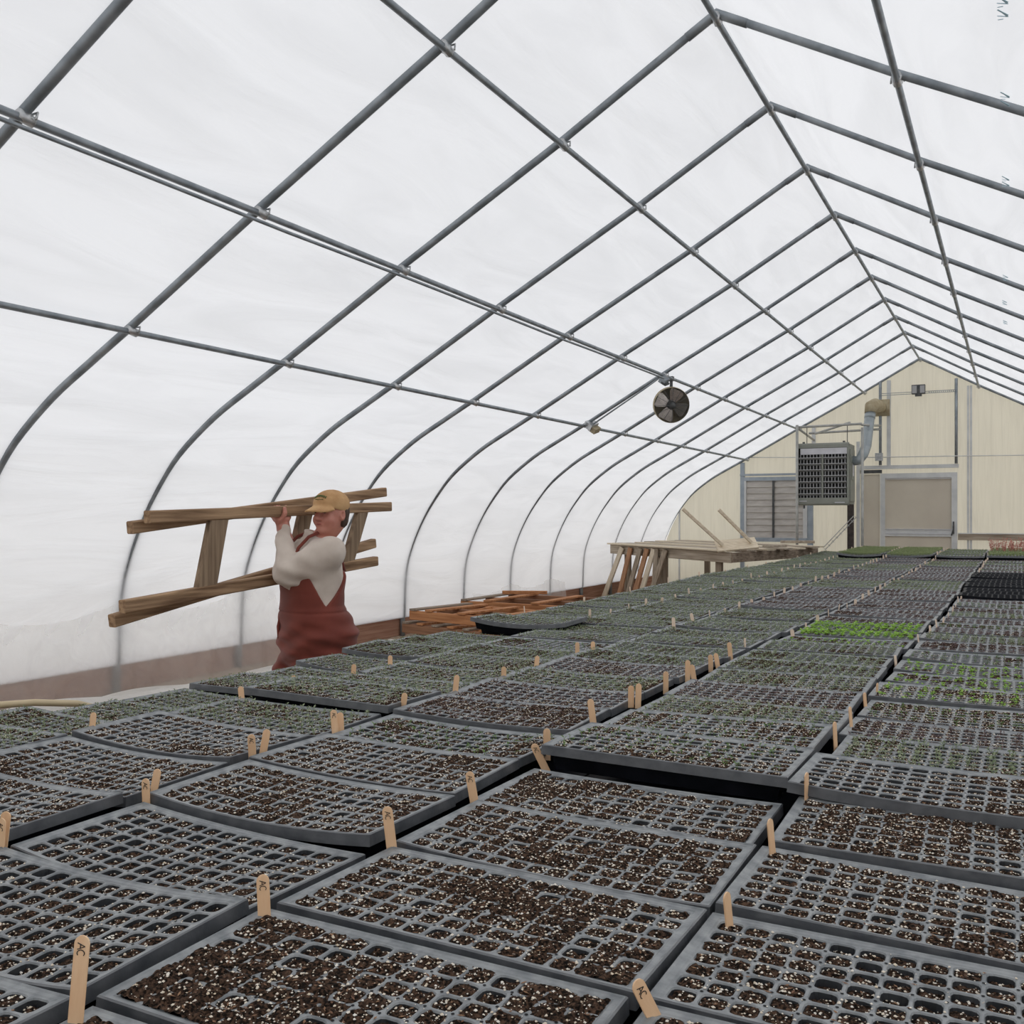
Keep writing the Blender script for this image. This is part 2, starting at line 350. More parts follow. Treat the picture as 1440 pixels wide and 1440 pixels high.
pipe('wall_cable', [(-4.17, WY - .03, 2.531), (-3.0, WY - .04, 2.50), (-2.0, WY - .09, 2.472), (-.8, WY - .11, 2.46), (.4, WY - .04, 2.447), (2.0, WY - .03, 2.44)], .008, 'thin pale cable running level across the whole end wall', 'cable', 'alu')
mb = MB(); mb.box((-1.985, WY - .125, 2.475), (.12, .07, .13)); single('junction_box', mb, M['steel_light'], 'small square grey junction box on the post above the door', 'junction box')
mb = MB()
for k in range(9):
    a = Vector((-2.36, WY - .17, 1.48)).lerp(Vector((-2.86, WY - .17, .93)), k / 8); mb.bar(a, a + Vector((.035, 0, -.03)), .012, .01)
mb.bar((-2.38, WY - .17, 1.49), (-2.88, WY - .17, .94), .012, .014); mb.bar((-2.345, WY - .17, 1.46), (-2.845, WY - .17, .91), .012, .014)
single('diagonal_brace', mb, M['steel_light'], 'perforated diagonal metal brace below the heater beside the dark post', 'brace')

# ------------------------------------------------------------------ hoops and purlins
ordn = ['first', 'second', 'third', 'fourth', 'fifth', 'sixth', 'seventh', 'eighth', 'ninth', 'tenth', 'eleventh', 'twelfth', 'thirteenth', 'fourteenth']
cross = [(-1.354, 4.055), (-2.222, 3.560), (-3.291, 2.986), (-4.203, 2.482), (-.486, 3.560)]
for i in range(-2, 11):
    y = RY(i); n = 10 - i
    lab = 'grey steel hoop fixed against the end wall' if n == 0 else 'grey galvanized steel hoop arching over the trays, %s hoop out from the end wall' % ordn[n - 1]
    r = empty('greenhouse_hoop', (RX, y, 0), lab, 'hoop', 'steel hoops of the greenhouse')
    mb = MB(); mb.tube([(x, y, z) for x, z in full], .0225, 12); part('pipe', mb, M['steel'], r, smooth=True)
    mb = MB(); mb.tube([(RX + .16, y, 4.002), (RX + .04, y, 4.069), (RX, y, 4.088), (RX - .04, y, 4.069), (RX - .16, y, 4.002)], .0262, 12); part('ridge_sleeve', mb, M['steel'], r, smooth=True)
    mb = MB(); mb.tube([(-5.809, y, .9), (-5.81, y, .06)], .028, 12); part('ground_post', mb, M['steel'], r, smooth=True)
    for cx, cz in cross:
        mb = MB()
        mb.tube([(cx, y - .035, cz + .01), (cx, y + .03, cz - .002)], .0235, 8)
        mb.tube([(cx + .03, y + .02, cz + .0), (cx + .028, y + .03, cz + .03), (cx - .03, y + .03, cz + .03), (cx - .03, y + .02, cz)], .005, 6)
        part('pipe_clamp', mb, M['steel_light'], r, smooth=True)
names = ['ridge pipe running along the peak of the roof', 'upper left purlin pipe midway up the roof slope', 'left purlin pipe that carries the fan and a thin conduit', 'lowest left purlin pipe above the worker', 'right purlin pipe crossing the right roof slope']
for (cx, cz), nm in zip(cross, names):
    pipe('purlin', [(cx, YB + k * (YE - YB) / 30, cz) for k in range(31)], .0165, 'grey steel ' + nm, 'purlin', group='long steel purlins', n=10)
# base board along the left side wall
mb = MB(); y0 = YB
k = 0
while y0 < YE:
    y1 = min(y0 + 3.66, YE); tag(struct('baseboard_left' if k == 0 else 'baseboard_left.%03d' % k, (lambda b: (b.bar((-5.852, y0, .29), (-5.852, y1 - .006, .29), .03, .235), b)[1])(MB()), M['kick']), kind='structure'); y0 = y1; k += 1
tag(struct('baseboard_right', (lambda b: (b.bar((3.137, YB, .2), (3.137, YE, .2), .04, .40), b)[1])(MB()), M['kick']), kind='structure')

# conduit beside the left purlin, outlet boxes, circulation fan
pipe('electric_conduit', [(-3.291 + .055, YB, 2.925)] + [(-3.236, YB + k, 2.925 + .004 * math.sin(k * 2.2)) for k in range(1, 10)] + [(-3.236, 9.5, 2.93), (-3.26, 9.66, 2.94)], .0095, 'thin grey conduit slung just under the purlin that carries the fan', 'conduit')
pipe('electric_conduit', [(-3.33, 9.69, 2.945), (-3.5, 9.71, 2.845), (-4.12, 9.78, 2.50)], .009, 'thin grey conduit dropping along a hoop between two outlet boxes left of the fan', 'conduit')
ob = empty('outlet_box', (-3.27, 9.70, 2.9), 'grey outlet box on the purlin just left of the hanging fan', 'outlet box')
rt = Matrix.Rotation(R(35), 3, 'Y') @ Matrix.Rotation(R(20), 3, 'X')
mb = MB(); mb.box((-3.27, 9.70, 2.925), (.075, .10, .06), rot=rt); part('box_body', mb, M['steel'], ob)
mb = MB(); mb.box((-3.255, 9.69, 2.892), (.06, .085, .02), rot=rt); part('cover', mb, M['dark'], ob)
ob = empty('outlet_box', (-4.15, 9.80, 2.45), 'grey and brown outlet box on the lowest purlin left of the fan', 'outlet box')
mb = MB(); mb.box((-4.15, 9.80, 2.50), (.10, .14, .07), rot=rt); part('mounting_plate', mb, M['steel_light'], ob)
mb = MB(); mb.box((-4.115, 9.82, 2.452), (.085, .11, .06), rot=rt); part('box_body', mb, M['flue_cap'], ob)
FC = Vector((-3.30, 10.03, 2.70)); fa = Vector((.45, -.87, -.20)).normalized()
fan = empty('circulation_fan', (FC.x, FC.y, 2.96), 'round caged circulation fan hanging from the left purlin', 'fan')
u = fa.cross(Vector((0, 0, 1))).normalized(); w = u.cross(fa).normalized()
Rf = .19
mb = MB(); mb.lathe(FC, [(Rf, .045), (Rf + .006, .02), (Rf + .006, -.035), (Rf - .02, -.075), (Rf - .08, -.115), (.03, -.13), (.001, -.13)], fa, 40); part('housing', mb, M['flue_cap'], fan, smooth=True, label='dull brown metal housing')
mb = MB()
for k in range(22):
    r = .03 + (Rf - .03) * k / 21; h = .045 + .055 * math.sqrt(max(0, 1 - (r / Rf) ** 2)); c = FC + fa * h
    mb.tube([c + (u * math.cos(t * math.pi / 18) + w * math.sin(t * math.pi / 18)) * r for t in range(37)], .0011, 4, cap=False)
for k in range(12):
    a = k * math.pi / 6; d = u * math.cos(a) + w * math.sin(a)
    mb.tube([FC + d * r + fa * (.047 + .055 * math.sqrt(max(0, 1 - (r / Rf) ** 2))) for r in [.0, .05, .1, .15, .175, Rf]], .0022, 5)
mb.lathe(FC + fa * .1, [(.001, .006), (.03, .006), (.033, 0), (.03, -.006)], fa, 20)
part('wire_guard', mb, M['dark'], fan, smooth=True)
mb = MB()
for k in range(4):
    a = k * math.pi / 2 + .4; d = u * math.cos(a) + w * math.sin(a); e = -u * math.sin(a) + w * math.cos(a)
    V = []
    for r, wd in [(.035, .03), (.09, .06), (.14, .08), (.172, .07)]:
        V += [FC + d * r - e * wd + fa * .012, FC + d * r + e * wd - fa * .012]
    mb.add(V, [(0, 1, 3, 2), (2, 3, 5, 4), (4, 5, 7, 6)])
part('blades', mb, M['blade'], fan, smooth=True, label='pale metal fan blades')
mb = MB(); mb.lathe(FC, [(.001, .05), (.04, .05), (.05, .03), (.05, -.10), (.001, -.12)], fa, 20); part('motor', mb, M['dark'], fan, smooth=True)
mb = MB(); mb.bar(FC + Vector((0, 0, Rf)), (FC.x, FC.y, 2.985), .03, .022); mb.box((FC.x, FC.y, 2.985), (.05, .05, .05)); part('hanger', mb, M['dark'], fan)

# ------------------------------------------------------------------ hanging heater
HY = 15.6; X0, X1, Z0, Z1 = -3.058, -2.262, 1.655, 2.640
ht = empty('unit_heater', ((X0 + X1) / 2, HY + .3, Z0), 'olive grey gas heater with black louvred front hanging before the end wall', 'heater')
mb = MB(); t = .02
gx0, gx1, gz0, gz1 = X0 + .03, X1 - .03, 1.775, 2.562
mb.box2((X0, HY + .05, Z0 + .02), (X1, HY + .60, Z1 - .02)); mb.box2((X0, HY, Z0 + .03), (X1, HY + .05, gz0)); mb.box2((X0, HY, gz1), (X1, HY + .05, Z1 - .03))
mb.box2((X0, HY, gz0), (gx0, HY + .05, gz1)); mb.box2((gx1, HY, gz0), (X1, HY + .05, gz1))
mb.tube([(X0, HY + .03, Z1 - .03), (X1, HY + .03, Z1 - .03)], .03, 12); mb.tube([(X0, HY + .03, Z0 + .03), (X1, HY + .03, Z0 + .03)], .03, 12)
part('casing', mb, M['heater'], ht)
mb = MB(); mb.box2((gx0, HY + .044, gz0), (gx1, HY + .049, gz1)); part('dark_recess', mb, M['heater_d'], ht)
mb = MB(); mb.box2((gx0 + .03, HY + .005, 2.46), (gx1, HY + .02, gz1 - .005)); part('top_panel', mb, M['white'], ht, label='pale strip above the louvres')
xm = (gx0 + gx1) / 2
for side in (0, 1):
    a, b = (gx0 + .005, xm - .015) if side == 0 else (xm + .015, gx1 - .005)
    for k in range(7):
        z = 2.46 - .065 - k * .0945
        mb = MB(); mb.box(((a + b) / 2, HY + .008, z), (b - a, .05, .010), rot=Matrix.Rotation(R(-28), 3, 'X')); part('louvre', mb, M['vane'], ht)
    mb = MB()
    for k in range(7):
        x = a + (b - a) * (k + .5) / 7; mb.box((x, HY + .032, (gz0 + 2.46) / 2), (.012, .02, 2.46 - gz0))
    part('vertical_vanes', mb, M['vane'], ht)
mb = MB(); mb.box2((xm - .015, HY - .004, gz0), (xm + .015, HY + .04, 2.46)); part('center_bar', mb, M['heater'], ht)
mb = MB(); mb.box2((X0 + .045, HY - .006, 1.715), (X0 + .16, HY - .001, 1.728)); part('badge', mb, M['white'], ht)
mb = MB(); mb.box2((X1 - .21, HY - .006, 1.692), (X1 - .06, HY - .001, 1.706)); part('badge', mb, M['white'], ht)
mb = MB(); mb.box2((X1, HY + .08, Z0 + .06), (X1 + .012, HY + .55, Z1 - .10)); mb.box2((X1 + .012, HY + .2, 2.05), (X1 + .02, HY + .42, 2.32)); part('side_panel', mb, M['heater'], ht)
mb = MB(); mb.box2((X1 + .021, HY + .25, 2.12), (X1 + .024, HY + .38, 2.30)); part('rating_plate', mb, M['white'], ht)
for x in (X0 + .09, X1 - .09):
    mb = MB(); mb.tube([(x, HY + .12, Z1 - .03), (x, HY + .12, Z1 + .03)], .02, 8); mb.tube([(x + .05, HY + .12, Z1), (x + .05, HY + .12, 2.93)], .006, 6); part('hanger_rod', mb, M['dark'], ht)
mb = MB(); mb.tube([(X0 + .1, HY + .1, Z0 + .02), (X0 + .1, HY + .1, Z0 - .05)], .015, 8); part('drain_stub', mb, M['dark'], ht)
mb = MB(); mb.tube([(X1 - .02, HY + .35, 2.36), (-2.16, HY + .35, 2.37), (-2.10, HY + .37, 2.46), (-2.07, HY + .5, 2.60), (-2.03, HY + .62, 3.10), (-2.02, HY + .64, 3.16)], .078, 16); mb.tube([(-2.033, HY + .61, 3.05), (-2.028, HY + .63, 3.12)], .084, 16)
part('flue_pipe', mb, M['flue'], ht, smooth=True, label='blue-grey flue pipe')
mb = MB(); mb.tube([(-2.02, HY + .63, 3.14), (-2.02, HY + .66, 3.25), (-1.98, HY + .85, 3.30), (-1.96, WY - .1, 3.30)], .095, 16); mb.box((-1.96, WY - .06, 3.30), (.27, .12, .27))
part('vent_elbow', mb, M['flue_cap'], ht, smooth=True, label='tan vent elbow entering the wall')
fr = empty('heater_frame', (-2.6, HY + .3, 0), 'grey pipe frame that the heater hangs from', 'frame')
for nm, p, q in [('upright', (-3.035, HY - .07, 2.93), (-3.035, HY - .07, .25)), ('upright', (-2.07, HY + .05, 2.86), (-2.07, HY + .05, 0)),
                 ('cross_pipe', (-3.07, HY, 2.90), (-2.07, HY, 2.915)), ('cross_pipe', (-3.0, HY + .75, 2.86), (-1.97, WY - .1, 2.94)),
                 ('side_pipe', (-3.05, HY - .05, 2.90), (-3.06, WY, 2.80)), ('side_pipe', (-2.9, HY + .75, 2.85), (-2.25, HY, 2.94)), ('side_pipe', (-2.07, HY, 2.9), (-1.97, WY - .1, 3.0))]:
    mb = MB(); mb.tube([p, q], .019 if nm != 'upright' else .022, 8); part(nm, mb, M['pipe_pale'], fr, smooth=True)

# ------------------------------------------------------------------ bench and its plug trays
def lerpt(T, y):
    ys_ = [a for a, _ in T]; return float(np.interp(y, ys_, [b for _, b in T]))
EDGE = [[(.7, -.37), (3, -.40), (4.6, -.38), (6, -.335), (16, -.285)],
        [(.7, -.935), (1.35, -.945), (2, -.955), (4.1, -.965), (4.6, -.945), (7, -.905), (16, -.86)],
        [(.7, -1.525), (1.4, -1.545), (2, -1.565), (3.7, -1.57), (4.7, -1.525), (7, -1.485), (16, -1.44)],
        [(.7, -2.12), (1.7, -2.17), (2.4, -2.135), (4, -2.14), (5, -2.11), (16, -2.03)],
        [(.7, -2.69), (1.8, -2.72), (2.4, -2.69), (5, -2.67), (7, -2.66), (16, -2.60)]]
TL, TW = .552, .284
def colz(c, y):
    z = [.935, .935, .935, lerpt([(1.8, .932), (2.6, .917), (5, .92), (16, .935)], y), lerpt([(1.55, .93), (1.95, .882), (2.3, .862), (2.9, .863), (3.6, .88), (6, .89), (9, .915), (12, .90), (16, .92)], y)][c]
    return z + lerpt([(5, 0), (9, .008), (16, .02)], y)
# bench: deck boards, rails, legs
bench = empty('growing_bench', (-1.1, 8, 0), 'long low wooden bench under all the seedling trays', 'bench')
for c in range(5):
    for k in range(20):
        y = .45 + k * .75
        mb = MB(); mb.box((EDGE[c][0][1] + TL / 2 + (EDGE[c][-1][1] - EDGE[c][0][1]) * y / 16, y + .375, colz(c, y + .375) - (.096 if c < 4 else .110)), (TL + .03, .748, .02)); part('deck_board', mb, M['tray_new_gap'], bench)  # deck coloured black to stand in for shade in the gaps
for c in range(4):   # black riser under the raised trays at the far end
    y0_, y1_ = 13.08, 15.44; mb = MB(); mb.box((lerpt(EDGE[c], 14) + TL / 2, (y0_ + y1_) / 2, colz(c, 14) - .050), (TL - .03, y1_ - y0_, .066)); part('riser', mb, M['tray_new_gap'], bench)
for x in (-2.4, -1.15, .1):
    mb = MB(); mb.box((x, 7.95, .735), (.04, 14.9, .08)); part('rail', mb, M['old_y'], bench)
    for y in np.arange(.8, 15.4, 2.4):
        mb = MB(); mb.box((x, y, .35), (.07, .07, .70)); part('leg', mb, M['old_x'], bench)

# ---- tray geometry
NX, NY = 14, 7; PX = .0372; PY = .0370; TZ = .055
def sagf(x, y, s, t):  # bowing of a tray between the bench slats
    return -s * (1 - (2 * x / TL) ** 2) * (1 - .35 * (2 * y / TW)) + t * (2 * x / TL) * (2 * y / TW)
def tray_body(s, t, m):
    V = []; F = []; cm = []
    hw = .0166; rc = .0078
    def ring(cx, cy, h, r, z):
        P = []
        for ax, ay, a0 in ((1, 1, 0), (-1, 1, 90), (-1, -1, 180), (1, -1, 270)):
            for k in range(3):
                a = R(a0 + 45 * k); P.append((cx + ax * (h - r) + r * math.cos(a), cy + ay * (h - r) + r * math.sin(a), z))
        return P
    for i in range(NX):
        for j in range(NY):
            cx = (i - (NX - 1) / 2) * PX; cy = (j - (NY - 1) / 2) * PY; o = len(V); hx, hy = PX / 2, PY / 2
            O = []
            for ax, ay in ((1, 1), (-1, 1), (-1, -1), (1, -1)):
                e1 = (cx + ax * hx, cy + ay * (hy - .006), 0); e2 = (cx + ax * (hx - .006), cy + ay * hy, 0); c_ = (cx + ax * hx, cy + ay * hy, 0)
                O += [e1, c_, e2] if ax * ay > 0 else [e2, c_, e1]
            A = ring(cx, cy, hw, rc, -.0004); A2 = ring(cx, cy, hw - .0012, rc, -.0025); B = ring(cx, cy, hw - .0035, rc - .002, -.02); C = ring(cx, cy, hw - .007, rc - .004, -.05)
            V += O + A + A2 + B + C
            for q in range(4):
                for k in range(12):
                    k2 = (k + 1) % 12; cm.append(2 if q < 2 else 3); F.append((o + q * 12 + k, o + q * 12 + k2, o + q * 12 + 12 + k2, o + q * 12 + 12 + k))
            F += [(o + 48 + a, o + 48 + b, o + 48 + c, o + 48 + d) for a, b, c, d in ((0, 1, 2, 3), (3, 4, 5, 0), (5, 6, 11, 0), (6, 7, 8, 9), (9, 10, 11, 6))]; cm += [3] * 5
            # drain pin hole at the crossing of the ribs
            if i < NX - 1 and j < NY - 1:
                o = len(V); hx_, hy_ = cx + PX / 2, cy + PY / 2
                V += [(hx_ + .0022 * math.cos(a), hy_ + .0022 * math.sin(a), .0005) for a in np.arange(8) * math.pi / 4]
                F += [(o, o + 1, o + 2, o + 3), (o, o + 3, o + 4, o + 7), (o + 4, o + 5, o + 6, o + 7)]; cm += [1] * 3
    nin = len(F)
    # rim: inner border, raised lip, skirt
    ix, iy = NX * PX / 2, NY * PY / 2; ox, oy = TL / 2, TW / 2
    def loop(x, y, z, n=14):
        P = [(-x + 2 * x * k / n, -y, z) for k in range(n)] + [(x, -y + 2 * y * k / n, z) for k in range(n)]
        return P + [(x - 2 * x * k / n, y, z) for k in range(n)] + [(-x, y - 2 * y * k / n, z) for k in range(n)]
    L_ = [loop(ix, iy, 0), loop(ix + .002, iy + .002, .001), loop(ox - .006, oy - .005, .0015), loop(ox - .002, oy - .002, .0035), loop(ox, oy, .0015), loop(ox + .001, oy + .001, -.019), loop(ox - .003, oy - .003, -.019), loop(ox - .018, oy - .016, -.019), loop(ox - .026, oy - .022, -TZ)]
    o = len(V); n = len(L_[0])
    for l in L_: V += l
    for q in range(len(L_) - 1):
        for k in range(n): F.append((o + q * n + k, o + q * n + (k + 1) % n, o + (q + 1) * n + (k + 1) % n, o + (q + 1) * n + k))
    # bottom
    V2 = np.array(V); o2 = len(V2); bz = L_[-1]
    V2 = np.vstack([V2, [(-ox + .026, -oy + .022, -TZ), (ox - .026, -oy + .022, -TZ), (ox - .026, oy - .022, -TZ), (-ox + .026, oy - .022, -TZ)]]); F.append((o2 + 3, o2 + 2, o2 + 1, o2))
    nrim = len(F) - 1 - n * 2
    V2[:, 2] += sagf(V2[:, 0], V2[:, 1], s, t)
    mi = cm + [2] * (3 * n) + [0] * (2 * n); mi += [1] * (len(F) - len(mi)); nw = m is M['tray_new_gap']  # body below the lip is black: shade painted in
    return npmesh('seedling_tray', V2, F, [m, M['tray_new_gap'], m if nw else M['tray_top'], m if nw else M['tray_cell']], mi, False)
def vnoise(X, Y, f, seed):
    r_ = np.random.RandomState(seed); G = r_.rand(64, 64); x = X * f + 11.3; y = Y * f + 7.7
    xi = np.floor(x).astype(int); yi = np.floor(y).astype(int); fx = x - xi; fy = y - yi; fx = fx * fx * (3 - 2 * fx); fy = fy * fy * (3 - 2 * fy)
    g = lambda a, b: G[a % 64, b % 64]
    return (g(xi, yi) * (1 - fx) + g(xi + 1, yi) * fx) * (1 - fy) + (g(xi, yi + 1) * (1 - fx) + g(xi + 1, yi + 1) * fx) * fy
def soil_height(x, y, seed, fill, rough=1.):
    cx = (x / PX + .5) % 1 - .5 if NX % 2 else (x / PX) % 1 - .5
    cy = (y / PY + .5) % 1 - .5
    d = np.maximum(np.abs(cx), np.abs(cy)) * 2
    z = -.0052 + fill + .0032 * (1 - d * d)
    z = z + .0075 * (vnoise(x, y, 7, seed) - .5) + rough * (.0052 * (vnoise(x, y, 140, seed + 1) - .5) + .0042 * (vnoise(x, y, 310, seed + 2) - .5))
    ci = np.floor(x / PX + NX / 2).astype(int); cj = np.floor(y / PY + NY / 2).astype(int)
    rr = np.random.RandomState(seed + 5).rand(40, 40); z = z - .005 * (rr[ci % 40, cj % 40] > .82) + .003 * (rr[cj % 40, ci % 40] - .5)
    return z
def soil_mesh(s, t, seed, fill, nx, ny, rough=1.):
    gx = np.linspace(-NX * PX / 2 + .001, NX * PX / 2 - .001, nx); gy = np.linspace(-NY * PY / 2 + .001, NY * PY / 2 - .001, ny)
    X, Y = np.meshgrid(gx, gy, indexing='ij'); Z = soil_height(X, Y, seed, fill, rough) + sagf(X, Y, s, t)
    V = np.stack([X, Y, Z], -1).reshape(-1, 3); I = np.arange(nx * ny).reshape(nx, ny)
    F = np.stack([I[:-1, :-1], I[1:, :-1], I[1:, 1:], I[:-1, 1:]], -1).reshape(-1, 4)
    return npmesh('potting_soil', V, F, [M['soil']])
OCT = np.array([(1, 0, 0), (0, 1, 0), (-1, 0, 0), (0, -1, 0), (0, 0, 1), (0, 0, -1)], float)
OF = np.array([(0, 1, 4), (1, 2, 4), (2, 3, 4), (3, 0, 4), (1, 0, 5), (2, 1, 5), (3, 2, 5), (0, 3, 5)])
def grit_mesh(s, t, seed, fill, n, big=1.):
    r_ = np.random.RandomState(seed + 99); V = []; F = []; mi = []
    x = r_.uniform(-.5, .5, n) * NX * PX * .97; y = r_.uniform(-.5, .5, n) * NY * PY * .97
    # fewer grains on the ribs
    dx = np.abs((x / PX) % 1 - .5); dy = np.abs((y / PY + .5) % 1 - .5); keep = (np.maximum(dx, dy) < .40) | (r_.rand(n) < .25)
    x, y = x[keep], y[keep]; n = len(x)
    z = np.maximum(soil_height(x, y, seed, fill), np.where(np.maximum(np.abs((x / PX) % 1 - .5), np.abs((y / PY + .5) % 1 - .5)) > .42, .0003, -1)) + sagf(x, y, s, t)
    sz = (.0008 + .0021 * r_.rand(n) ** 2.3) * big
    bark = r_.rand(n) < .10
    for k in range(n):
        A = OCT * (sz[k] * np.array([1, .75 + .3 * r_.rand(), .7])) * (1 + .25 * r_.randn(6, 1) * .5)
        if bark[k]: A = OCT * np.array([.0045 * r_.rand() + .002, .0016, .0007])
        a = r_.rand() * 6.28; c_, s_ = math.cos(a), math.sin(a); A = np.stack([A[:, 0] * c_ - A[:, 1] * s_, A[:, 0] * s_ + A[:, 1] * c_, A[:, 2]], -1)
        F.append(OF + 6 * k); V.append(A + [x[k], y[k], z[k] + sz[k] * .25]); mi += [1 if bark[k] else 0] * 8
    return npmesh('perlite', np.vstack(V), np.vstack(F), [M['perlite'], M['bark']], mi, False)
def leaf_quads(base, d, up, L, W, bend=.35):
    side = np.cross(d, up); side /= (np.linalg.norm(side) + 1e-9)
    m_ = base + d * L * .5 + up * L * .08; tip = base + d * L - up * L * bend * .3
    return [base, m_ + side * W, tip, m_ - side * W]
def plant_mesh(kind, s, t, seed):
    r_ = np.random.RandomState(seed + 31); V = []; F = []
    per, hgt, LL, WW, prob, mt = {'green': (4, .013, .0105, .0028, .93, 'leaf_grey'), 'sparse': (2, .011, .010, .0026, .55, 'leaf_green'), 'purple': (4, .008, .009, .0023, .9, 'leaf_purple'),
        'lettuce': (2, .013, .016, .0055, .97, 'leaf_bright'), 'tall': (7, .026, .020, .0024, 1, 'leaf_tall'), 'pink': (2, .15, .026, .007, .35, 'leaf_pink'), 'weedy': (2, .010, .009, .0032, .55, 'leaf_bright')}[kind]
    for i in range(NX):
        for j in range(NY):
            if r_.rand() > prob: continue
            for q in range(per):
                x = (i - (NX - 1) / 2) * PX + r_.uniform(-1, 1) * .011; y = (j - (NY - 1) / 2) * PY + r_.uniform(-1, 1) * .011
                z = -.006 + float(sagf(x, y, s, t)); h = hgt * (.55 + .8 * r_.rand()); le = r_.uniform(-.3, .3, 2) * h
                o = len(V); top = np.array([x + le[0], y + le[1], z + h]); e = np.array([.0005, .0003, 0]) * (2 if kind == 'pink' else 1)
                b = np.array([x, y, z]); V += [b - e, b + e, top + e, top - e]; F.append((o, o + 1, o + 2, o + 3))
                a0 = r_.rand() * 6.28; nl = {'lettuce': 4, 'tall': 3, 'pink': 9, 'weedy': 4}.get(kind, 2)
                for l in range(nl):
                    a = a0 + l * 6.283 / nl + r_.randn() * .3; el = r_.uniform(.1, .9)
                    d = np.array([math.cos(a) * math.cos(el), math.sin(a) * math.cos(el), math.sin(el)]); up = np.array([-math.cos(a) * math.sin(el), -math.sin(a) * math.sin(el), math.cos(el)])
                    bb = b + (top - b) * (1 if kind != 'pink' else r_.uniform(.3, 1)); o = len(V)
                    k_ = r_.uniform(.7, 1.25); V += leaf_quads(bb, d, up, LL * k_, WW * k_); F.append((o, o + 1, o + 2, o + 3))
    return npmesh('seedlings', np.array(V), np.array(F), [M[mt]], None, False)
cache = {}
def get(key, fn):
    if key not in cache: cache[key] = fn()
    return cache[key]
SAG = [(0, 0), (.006, .002), (.012, -.002), (.017, .003)]

O1 = ['', 'first', 'second', 'third', 'fourth', 'fifth', 'sixth', 'seventh', 'eighth', 'ninth', 'tenth', 'eleventh', 'twelfth', 'thirteenth', 'fourteenth', 'fifteenth', 'sixteenth', 'seventeenth', 'eighteenth', 'nineteenth']
def ordinal(n):
    if n < 20: return O1[n]
    t_ = ['twent', 'thirt', 'fort', 'fift'][n // 10 - 2]
    return t_ + 'ieth' if n % 10 == 0 else t_ + 'y-' + O1[n % 10]
CN = {4: 'first', 3: 'second', 2: 'third', 1: 'fourth', 0: 'fifth'}
def kind_of(c, k):
    y = .77 + .3 * (k - 1)
    if c == 4: return 'bare' if k < 3 else 'green'
    if c in (2, 3) and k >= 42: return 'tall'
    if c == 3: return 'bare' if k < 5 else ('green' if (k * 7) % 11 else 'sparse')
    if c == 2:
        if k < 5: return 'bare'
        return 'purple' if k in (6, 7, 9) else ('sparse' if k == 5 else ('green' if k < 18 else ('purple' if (k // 3) % 3 < 2 else 'green')))
    if c == 1:
        if k < 5: return 'bare'
        if k in (5, 6): return 'sparse'
        if k < 13: return 'purple' if k == 8 else 'green'
        if k in (14, 15): return 'lettuce'
        if k == 13: return 'weedy'
        return 'green' if k >= 42 else ('purple' if (k // 4) % 3 else 'green')
    if k < 6: return 'bare'
    if k in (8, 9, 10, 11): return 'weedy' if k != 8 else 'sparse'
    if 22 <= k <= 31: return 'empty'
    if k in (46, 48): return 'pink'
    return ['sparse', 'purple', 'green', 'purple'][k % 4] if k < 42 else 'tall'
look = {'bare': 'bare speckled soil', 'green': 'tiny greyish seedlings', 'sparse': 'sparse green sprouts', 'purple': 'tiny purplish seedlings', 'lettuce': 'bright green lettuce seedlings', 'tall': 'dense tall green seedlings', 'pink': 'tall pinkish red seedlings', 'weedy': 'scattered bright green seedlings', 'empty': 'empty new black cells'}
tops = {}
